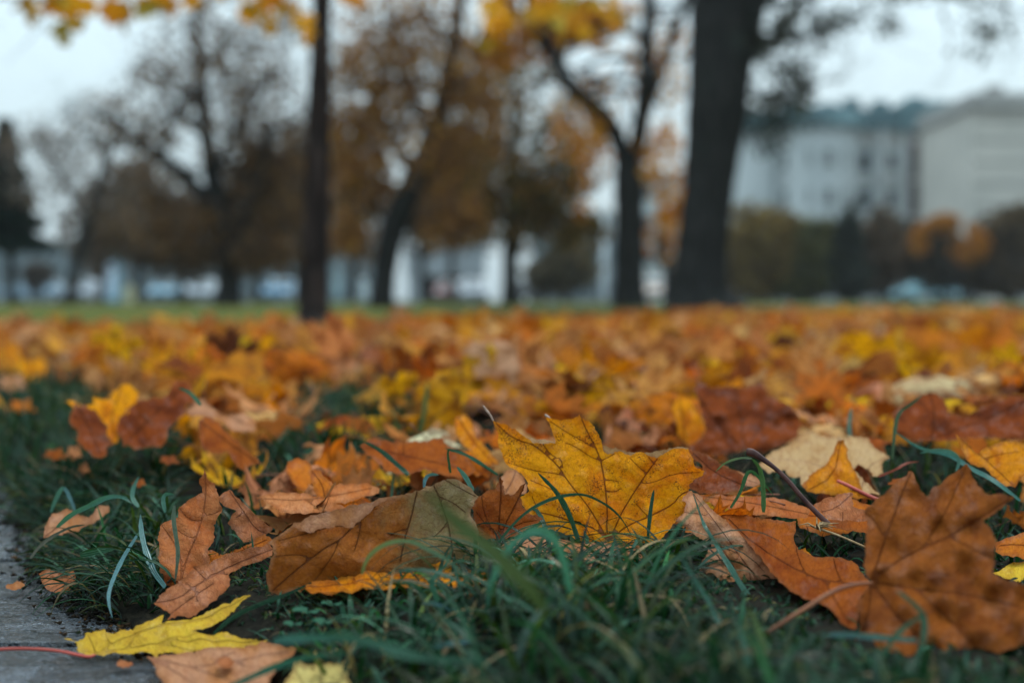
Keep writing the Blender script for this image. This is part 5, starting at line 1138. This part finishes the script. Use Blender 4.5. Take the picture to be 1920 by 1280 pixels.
# shrubs and small trees behind the lawn
def bush(label, name, blobs, d, cols, ls, seed, trunk=None, cat='shrub', group=None):
    rng = random.Random(seed); cx = blobs[0][0]
    rq = random.Random(seed + 500); blobs = list(blobs)
    for b_ in list(blobs):
        for _ in range(4): blobs.append((b_[0] + rq.uniform(-1, 1) * b_[2], b_[1] - rq.uniform(.1, 1.0) * b_[3], b_[2] * rq.uniform(.2, .45), b_[3] * rq.uniform(.2, .5), max(20, b_[4] // 9)))
    p0 = P(cx, 565, d); root = link(name, None, label=label, cat=cat, group=group, loc=(p0.x, p0.y, 0))
    mb = MB(); ends = []
    for i in range(5):
        grow(mb, Vector((p0.x + rng.uniform(-.3, .3), p0.y, -.05)), Vector((rng.uniform(-.5, .5), rng.uniform(-.3, .3), 1)), 1.6, .05, 3, rng, ends)
    mb.build('stem', BARK_FAR, root, smooth=True)
    leaf_cloud(blob_points(blobs, d, rng), ls, cols, rng, 'foliage', root); return root
bush('brown hedge below the white building, near the big trunk', 'shrub', [(1420, 460, 60, 70, 1200), (1400, 520, 50, 40, 500)], 76, [(.16, .11, .04), (.12, .08, .04), (.2, .14, .04)], .35, 31)
bush('olive bush below the white building left windows', 'shrub', [(1520, 480, 60, 60, 1500), (1500, 530, 70, 30, 700)], 78, [(.10, .10, .045), (.14, .13, .04), (.07, .075, .045)], .35, 32)
bush('dark evergreen bush under the two windows of the white building', 'shrub', [(1590, 470, 26, 70, 900), (1590, 520, 40, 40, 600)], 77, [(.03, .04, .035), (.045, .05, .04)], .32, 33)
bush('dull brown bush between evergreen and orange tree', 'shrub', [(1650, 480, 50, 60, 1200), (1660, 420, 20, 30, 260)], 79, DUL, .35, 34)
bush('small bright orange tree above the light blue car', 'small_tree', [(1770, 420, 26, 16, 420), (1725, 450, 16, 26, 260), (1815, 460, 30, 30, 160)], 76, [(.45, .19, .03), (.38, .16, .03)], .30, 35, cat='tree')
bush('brown thicket behind the light blue car', 'shrub', [(1760, 500, 80, 40, 1600), (1740, 450, 60, 30, 500)], 80, [(.10, .075, .05), (.07, .06, .05), (.05, .05, .045)], .35, 36)
bush('large dark brown thicket at the right edge beneath the beige building', 'shrub', [(1890, 450, 60, 50, 1500), (1880, 510, 80, 40, 1400)], 78, [(.085, .06, .045), (.06, .05, .045), (.13, .09, .04)], .35, 37)
bush('low brown bush left of the forked trunk', 'shrub', [(1070, 500, 50, 40, 700), (1030, 520, 50, 35, 500)], 70, [(.12, .10, .06), (.09, .075, .055)], .32, 38)
bush('round grey brown bush in the gap at the far left', 'shrub', [(70, 520, 24, 24, 420)], 80, [(.09, .075, .07), (.12, .10, .09)], .3, 39)
for i, (px, py, rx, ry, n_, lab) in enumerate([(260, 400, 80, 90, 900, 'hazy brown tree behind the leaning grey tree'), (340, 450, 80, 70, 1100, 'olive brown tree behind the bare trunk, left side'), (480, 400, 80, 110, 1300, 'dark brown tree right behind the bare trunk'),
        (560, 380, 60, 130, 900, 'reddish brown tree just left of the slim trunk'), (660, 380, 70, 130, 1100, 'warm brown tree just right of the slim trunk'), (850, 360, 80, 90, 900, 'olive tree above the white pavilion'), (190, 440, 70, 80, 450, 'pale brown tree behind the teal stand'), (795, 395, 60, 75, 800, 'brown tree between the leaning trunk and the pavilion roof'), (1250, 470, 30, 60, 130, 'sparse tree in the gap beside the big trunk')]):
    d = 60 + i * 1.5; rng = random.Random(50 + i)
    tree(lab, 'background_tree', d, [(px, 572, 16), (px + rng.uniform(-6, 6), 480, 13), (px + rng.uniform(-12, 12), py - 20, 8), (px, py - ry, 4)],
         limbs=[[(px, 470, 8), (px - rx * .5, py, 5), (px - rx * .8, py - ry * .5, 3)], [(px, 460, 8), (px + rx * .5, py, 5), (px + rx * .8, py - ry * .6, 3)]], bark=BARK_FAR,
         blobs=[(px, py, rx, ry, n_), (px, py - ry * .7, rx * .8, ry * .5, n_ // 3)], lsize=.30, cols=[(.10, .066, .045), (.14, .085, .045), (.07, .05, .037)] if i not in (4, 5) else [(.20, .10, .04), (.16, .09, .04), (.11, .07, .035)], seed=60 + i, group='trees in the row behind the lawn', twig_depth=2)

bush('low near black hedge running behind the parked cars at the right', 'hedge', [(1450, 535, 60, 22, 900), (1560, 532, 70, 24, 1000), (1680, 528, 80, 26, 1200), (1800, 528, 80, 28, 1200), (1910, 528, 60, 28, 900)], 96, [(.016, .02, .018), (.024, .026, .02)], .34, 44, cat='hedge')
# ------------------------------------------------------------------ buildings
WALL_W = mat_simple('wall_white', (.47, .505, .51), (.39, .425, .43), .3, .8)
WALL_B = mat_simple('wall_beige', (.50, .47, .42), (.42, .40, .36), .3, .8)
WALL_G = mat_simple('wall_grey', (.15, .19, .215), (.11, .145, .165), .3, .8)
ROOF_T = mat_simple('roof_verdigris', (.05, .10, .115), (.12, .21, .23), .35, .6)
TRIM = mat_simple('trim_stone', (.34, .33, .31), (.28, .27, .26), .5, .8)
GLASS = mat_simple('window_glass', (.02, .03, .035), (.03, .04, .045), 1., .15, .6)
FRAME = mat_simple('window_frame', (.40, .42, .42), (.34, .36, .36), 1., .6)
FRAMED = mat_simple('dull_window_frame', (.20, .23, .25), (.16, .19, .21), 1., .6)
def window(parent, x, y, z, w, h, rz=0, fm=None):
    """window set in a facade facing -Y; frame and pane"""
    mb = MB()
    for (ax, az, sx, sz) in ((0, h / 2, w + .16, .1), (0, -h / 2, w + .16, .12), (-w / 2, 0, .1, h), (w / 2, 0, .1, h), (0, 0, .06, h)):
        mb.box((x + ax, y - .03, z + az), (sx, .14, sz))
    f = mb.build('window', fm or FRAME, parent); p = MB(); p.box((x, y - .02, z), (w, .06, h)); 
    po = p.build('pane', GLASS, parent); po.parent = f; return f
def white_building():
    d = 108.0; s = d / F; X = lambda px: (px - 960) * s; Z = lambda py: H0 + (562 - py) * s
    root = link('apartment_building', None, label='white building with grey green mansard roof and two dark windows', cat='building', loc=(X(1600), d, 0))
    zt = Z(240); wl = MB()
    wl.box((X(1640), d + 5, zt / 2), (X(1815) - X(1470), 8, zt))
    # rounded bay and left corner
    for (cx, r, yy) in ((1545, 2.8, d + 1.6), (1430, 2.4, d + 4.2)):
        n = 20; V = []; 
        for z in (0, zt):
            for i in range(n): a = 2 * math.pi * i / n; V.append((X(cx) + r * math.cos(a), yy + r * math.sin(a), z))
        wl.add(V, [(i, (i + 1) % n, n + (i + 1) % n, n + i) for i in range(n)] + [tuple(range(n, 2 * n))])
    wl.box((X(1400), d + 6.5, zt / 2), (X(1430) - X(1370), 7, zt))
    wl.build('wall', WALL_W, root)
    pl = MB()
    for px, w in ((1655, .5), (1700, .4), (1760, 1.0), (1812, .5)): pl.box((X(px), d + .75, zt / 2), (w, .5, zt))
    pl.build('pilasters', FRAME, root)
    rc = MB(); rc.box((X(1722), d + .95, zt / 2), (1.7, .12, zt * .96)); rc.box((X(1793), d + .95, zt / 2), (1.5, .12, zt * .96)); rc.box((X(1492), d + .95, zt / 2), (.9, .12, zt * .96)); rc.build('recess_shade_strips', mat_simple('recess_shade', (.025, .03, .035), (.06, .03, .03), .8, .3), root)  # flat dark strips on the wall; the recesses' shade is in their colour
    rf = MB()
    for k_, (z0, z1, ov) in enumerate(((zt, zt + .45, .7), (zt + .45, zt + 1.5, .2))):
        rf.box((X(1640), d + 5, (z0 + z1) / 2), (X(1820) - X(1470) + ov, 8 + 2 * ov, z1 - z0))
        for (cx, r, yy) in ((1545, 2.8, d + 1.6), (1430, 2.4, d + 4.2)):
            n = 20; V = []
            for z, q in ((z0, r + ov), (z1 - .02, r + ov - (.3 if k_ else 0))):
                for i in range(n): a = 2 * math.pi * i / n; V.append((X(cx) + q * math.cos(a), yy + q * math.sin(a), z))
            rf.add(V, [(i, (i + 1) % n, n + (i + 1) % n, n + i) for i in range(n)] + [tuple(range(n, 2 * n)), tuple(range(n))[::-1]])
        rf.box((X(1400), d + 6.5, (z0 + z1) / 2 - .01), (X(1430) - X(1370) + ov, 7 + ov, z1 - z0))
    for px_, hh in ((1605, .9), (1560, .5), (1660, .7), (1725, 1.0), (1780, .7), (1490, .6)): rf.box((X(px_), d + 2.2, zt + 1.5 + hh / 2), (1.1, 1.6, hh))
    rf.box((X(1752), d + 2.4, zt + .9), (X(1812) - X(1692), 4.6, 2.2))
    rf.build('roof', ROOF_T, root)
    for py in (302, 371, 440, 505):
        window(root, X(1612), d + .98, Z(py), 1.9, 1.5, fm=FRAMED)
        window(root, X(1675), d + .98, Z(py), .8, 1.3)
    for py in (302, 371, 440): window(root, X(1478), d + .98, Z(py), .8, 1.3)
    for px_ in (1516, 1545, 1574):
        for py in (300, 371, 440): window(root, X(px_), d - 1.16 + abs(px_ - 1545) * .012, Z(py), .62, 1.25)
    sc = MB(); sc.box((X(1640), d + .93, Z(262)), (X(1815) - X(1475), .3, .5)); sc.box((X(1640), d + .95, Z(336)), (X(1815) - X(1475), .22, .22)); sc.box((X(1640), d + .95, Z(405)), (X(1815) - X(1475), .22, .22)); sc.build('cornice', TRIM, root)
    return root
white_building()
def beige_building():
    d = 92.0; s = d / F; X = lambda px: (px - 960) * s; Z = lambda py: H0 + (562 - py) * s
    root = link('classical_building', None, label='tall beige building with heavy cornice cut by the right edge', cat='building', loc=(X(1900), d, 0))
    zt = Z(205); w = MB(); w.box((X(1990), d + 6, zt / 2), (X(2160) - X(1822), 12, zt)); w.build('wall', WALL_B, root)
    c = MB(); c.box((X(1990), d + 5.9, zt + .25), (X(2160) - X(1822) + .6, 12.6, .5)); c.box((X(1990), d + 5.9, zt + .75), (X(2160) - X(1822) + .2, 12.2, .5)); c.build('cornice', TRIM, root)
    cs = MB()
    for i in range(9): cs.box((X(1990), d - .02, zt * (i + .5) / 9), (X(2160) - X(1822) + .05, .06, .12))
    cs.build('string_courses', TRIM, root)
    for px in (1960, 2040):
        for py in (280, 360, 440): window(root, X(px), d - .01, Z(py), 1.1, 1.7)
    a = MB(); a.box((X(1888), d + 3, zt + 1.4), (1.0, 1.0, .9)); a.build('chimney', TRIM, root)
beige_building()
def block(label, px0, px1, pytop, d, mat, floors, cols, seed, roofm=TRIM):
    s = d / F; X = lambda px: (px - 960) * s; Z = lambda py: H0 + (562 - py) * s
    root = link('building', None, label=label, cat='building', loc=(X((px0 + px1) / 2), d, 0)); zt = Z(pytop)
    w = MB(); w.box(((X(px0) + X(px1)) / 2, d + 5, zt / 2), (X(px1) - X(px0), 10, zt)); w.build('wall', mat, root)
    r = MB(); r.box(((X(px0) + X(px1)) / 2, d + 5, zt + .2), (X(px1) - X(px0) + .6, 10.6, .4)); r.build('roof', roofm, root)
    W_ = X(px1) - X(px0)
    for i in range(floors):
        for j in range(cols): window(root, X(px0) + W_ * (j + .5) / cols, d - .01, zt * (i + .5) / floors, min(1.6, W_ / cols * .5), zt / floors * .5, fm=FRAMED)
block('pale grey block seen between the forked and big trunks', 1195, 1300, 330, 135, WALL_W, 4, 3, 1)
block('blue grey block behind the bushy brown tree', 1000, 1150, 405, 140, WALL_G, 3, 5, 2)
block('long pale blue grey block behind trees at the far left', -60, 150, 455, 170, WALL_G, 3, 8, 3)
block('pale blue grey block behind the bare trunk', 170, 420, 470, 175, WALL_G, 3, 9, 4)
block('low light block between bare and slim trunks', 450, 700, 465, 165, WALL_G, 3, 9, 5)
def pavilion():
    d = 98.0; s = d / F; X = lambda px: (px - 960) * s; Z = lambda py: H0 + (562 - py) * s
    root = link('pavilion', None, label='low white pavilion with open front between leaning trunk and bushy tree', cat='pavilion', loc=(X(830), d, 0))
    m = mat_simple('white_paint', (.26, .29, .305), (.22, .245, .255), .5, .6)
    f = MB(); f.box((X(835), d + 1.5, Z(492)), (X(910) - X(762), 4, Z(470) - Z(516))); f.build('fascia', m, root)
    f = MB(); f.box((X(835), d + 1.5, Z(468)), (X(915) - X(757), 4.3, .3)); f.build('roof', m, root)
    for px in (776, 880): c = MB(); c.box((X(px), d - .2, Z(516) / 2), (.75, .5, Z(516))); c.build('column', m, root)
    g = MB(); g.box((X(835), d + 3, Z(516) / 2), (X(905) - X(770), .2, Z(516))); g.build('glazing', GLASS, root)
pavilion()
def stand():
    d = 84.0; p = P(208, 562, d); root = link('advertising_stand', None, label='tall teal and white advertising stand beyond the lawn at left', cat='sign', loc=(p.x, p.y, 0))
    a = MB(); a.box((p.x, p.y, 1.6), (.9, .35, 3.2)); a.build('frame', mat_simple('teal_paint', (.03, .22, .30), (.04, .26, .34), 1, .4), root)
    a = MB(); a.box((p.x + .05, p.y - .2, 1.35), (.6, .06, 2.2)); a.build('poster', mat_simple('poster', (.45, .60, .72), (.62, .66, .74), 1.4, .5), root)
    p = P(242, 562, 82); b = MB(); b.box((p.x, p.y, .35), (.5, .45, .9)); b.box((p.x, p.y, .84), (.56, .5, .08)); b.tube([(p.x, p.y, .86), (p.x, p.y, 1.0)], [.16, .1], 10)
    b.build('litter_bin', mat_simple('bin_yellow', (.45, .44, .26), (.38, .38, .24), 2, .5), label='pale yellow litter bin beside the advertising stand', cat='bin')
stand()
def post(px, pyt, d, w, label, col):
    p = P(px, 562, d); q = P(px, pyt, d); m = MB(); m.tube([(p.x, p.y, -.05), (p.x, p.y, .5), (p.x, p.y, q.z)], [w, w * .8, w * .7], 10); m.tube([(p.x, p.y, q.z), (p.x, p.y, q.z + w * .6)], [w * 1.1, w * .5], 10)
    return m.build('post', mat_simple('post_paint', col, tuple(c * .85 for c in col), 1, .5), smooth=True, label=label, cat='post')
post(1133, 395, 72, .20, 'tall pale post just left of the forked trunk', (.55, .60, .62))
post(683, 528, 74, .26, 'short thick white post right of the slim trunk', (.60, .70, .72))
post(632, 502, 80, .22, 'grey teal post just right of the slim trunk', (.22, .34, .36))
# ------------------------------------------------------------------ cars
TYRE = mat_simple('tyre', (.015, .015, .016), (.02, .02, .02), 5, .8); RIM = mat_simple('rim', (.4, .41, .42), (.3, .3, .3), 5, .3, .5, .8)
CGLASS = mat_simple('car_glass', (.03, .045, .05), (.02, .03, .035), 1, .06, .8); LAMP = mat_simple('lamp_lens', (.7, .74, .78), (.6, .65, .7), 4, .12, .8)
PLASTIC = mat_simple('dark_trim', (.03, .03, .032), (.025, .025, .026), 3, .6)
_cm = {}
def car_paint(col):
    k = N('car_paint'); return k.done(k.bsdf(col + (1,), .25, .6, **{'Coat Weight': .6, 'Coat Roughness': .08}))
BODY = [(-2.12, .35), (-2.15, .60), (-2.10, .78), (-1.95, .86), (-1.25, .95), (-.55, 1.38), (-.25, 1.45), (.75, 1.45), (1.25, 1.32), (1.75, .98), (2.05, .92), (2.12, .65), (2.10, .36)]
def car(label, px, d, rz, col, lights_on=False):
    p = P(px, 562, d); root = link('parked_car', None, label=label, cat='car', group='cars parked along the street', loc=(p.x, p.y, -.02)); root.rotation_euler = (0, 0, rz)
    def part(name, mb, mat, par=root, sm=False):
        m = mesh(name, np.array(mb.v), mb.f, smooth=sm); return link(name, m, mat, par)
    # body: side profile lofted over five widths so that the cabin tucks in
    secs = []
    for yy, k in ((-.88, 0), (-.80, 1), (0, 1.02), (.80, 1), (.88, 0)):
        row = []
        for x, z in BODY:
            zz = z
            if k == 0: zz = min(z, .82) if z > .5 else z + .04
            if z > 1.0 and k == 1: row.append((x, yy * .84, z)); continue
            row.append((x, yy, zz * (1 if k != 1.02 else 1.015)))
        secs.append(row)
    b = MB(); n = len(BODY); V = [q for r in secs for q in r]
    Fc = [(i * n + j, i * n + (j + 1) % n, (i + 1) * n + (j + 1) % n, (i + 1) * n + j) for i in range(4) for j in range(n)]
    b.add(V, Fc + [tuple(range(n))[::-1], tuple(4 * n + j for j in range(n))]); part('body', b, col, sm=False)
    for s in (-1, 1):
        g = MB(); g.add([(-1.05, s * .80, .98), (1.5, s * .80, .98), (1.12, s * .70, 1.34), (-.42, s * .70, 1.36)], [(0, 1, 2, 3) if s < 0 else (3, 2, 1, 0)]); part('side_window', g, CGLASS)
        for x in (-1.35, 1.32):
            w = MB(); w.tube([(x, s * .70, .33), (x, s * .90, .33)], [.33, .33], 20); wo_ = part('wheel', w, TYRE)
            r = MB(); r.tube([(x, s * .86, .33), (x, s * .915, .33)], [.2, .19], 14); part('rim', r, RIM, wo_)
        h = MB(); h.box((-2.08, s * .62, .68), (.12, .34, .15)); part('headlight', h, LAMP)
        h = MB(); h.box((2.08, s * .64, .80), (.1, .3, .14)); part('tail_light', h, TAIL)
        h = MB(); h.box((-.85, s * .95, 1.0), (.14, .16, .12)); part('mirror', h, col)
    g = MB(); g.add([(-1.22, -.66, 1.0), (-1.22, .66, 1.0), (-.58, .58, 1.39), (-.58, -.58, 1.39)], [(3, 2, 1, 0)]); part('windscreen', g, CGLASS)
    g = MB(); g.add([(1.72, -.62, 1.03), (1.72, .62, 1.03), (1.27, .56, 1.34), (1.27, -.56, 1.34)], [(0, 1, 2, 3)]); part('rear_window', g, CGLASS)
    g = MB(); g.box((-2.14, 0, .42), (.06, 1.5, .2)); part('bumper', g, PLASTIC)
    return root
TAIL = mat_simple('tail_lens', (.35, .02, .02), (.3, .02, .02), 4, .2)
c_blue = car_paint((.42, .72, .80)); c_wht = car_paint((.30, .34, .38)); c_dark = car_paint((.025, .03, .036)); c_sil = car_paint((.24, .28, .33)); c_bl = car_paint((.05, .20, .34)); c_red = car_paint((.22, .06, .05)); c_tan = car_paint((.55, .42, .34))
PI = math.pi
car('light blue car parked in front of the brown thicket', 1725, 86, .12, c_blue)
car('black car beside the light blue one at the right', 1860, 88, .05, c_dark)
car('very dark car below the dark evergreen bush', 1560, 88, -.05, c_dark)
car('dark car just left of the very dark one', 1468, 90, .1, car_paint((.03, .04, .05)))
car('white car seen end on beside the big trunk', 1402, 92, PI / 2 + .1, c_wht)
car('tan and white car between forked and big trunks', 1232, 82, PI / 2 - .2, c_tan)
car('dark car right of the bushy tree, front to camera', 1015, 88, PI / 2 + .5, c_dark)
car('silver car facing us at the foot of the bushy tree', 978, 96, PI / 2 + .15, c_sil)
car('pale car in front of the white pavilion', 884, 88, PI / 2 + .1, c_wht)
car('dull red car in front of the white pavilion', 848, 92, PI / 2 - .1, c_red)
car('blue car left of the slim trunk', 527, 88, PI / 2, c_bl)
car('white car just left of the bare trunk', 380, 88, PI / 2 + .1, c_wht)
car('grey blue car between the bin and the white car', 322, 90, PI / 2 - .1, car_paint((.14, .30, .40)))
car('lilac silver car right of the leaning grey tree', 160, 90, PI / 2, c_sil)
car('long silver blue car parked sideways at the far left', 70, 92, .05, car_paint((.22, .32, .40)))

# ------------------------------------------------------------------ autumn air
k = N('haze_air'); pv = k.n('ShaderNodeVolumePrincipled'); pv.inputs['Color'].default_value = (.86, .94, 1.0, 1); pv.inputs['Density'].default_value = .00022; pv.inputs['Anisotropy'].default_value = .3
k.t.links.new(pv.outputs[0], k.out.inputs['Volume'])
mb = MB(); mb.box((0, 195, 22), (660, 470, 46.6)); mb.build('haze', k.m, origin=(0, 195, 22), kind='stuff', label='thin pale damp haze lying between the trees and the buildings')
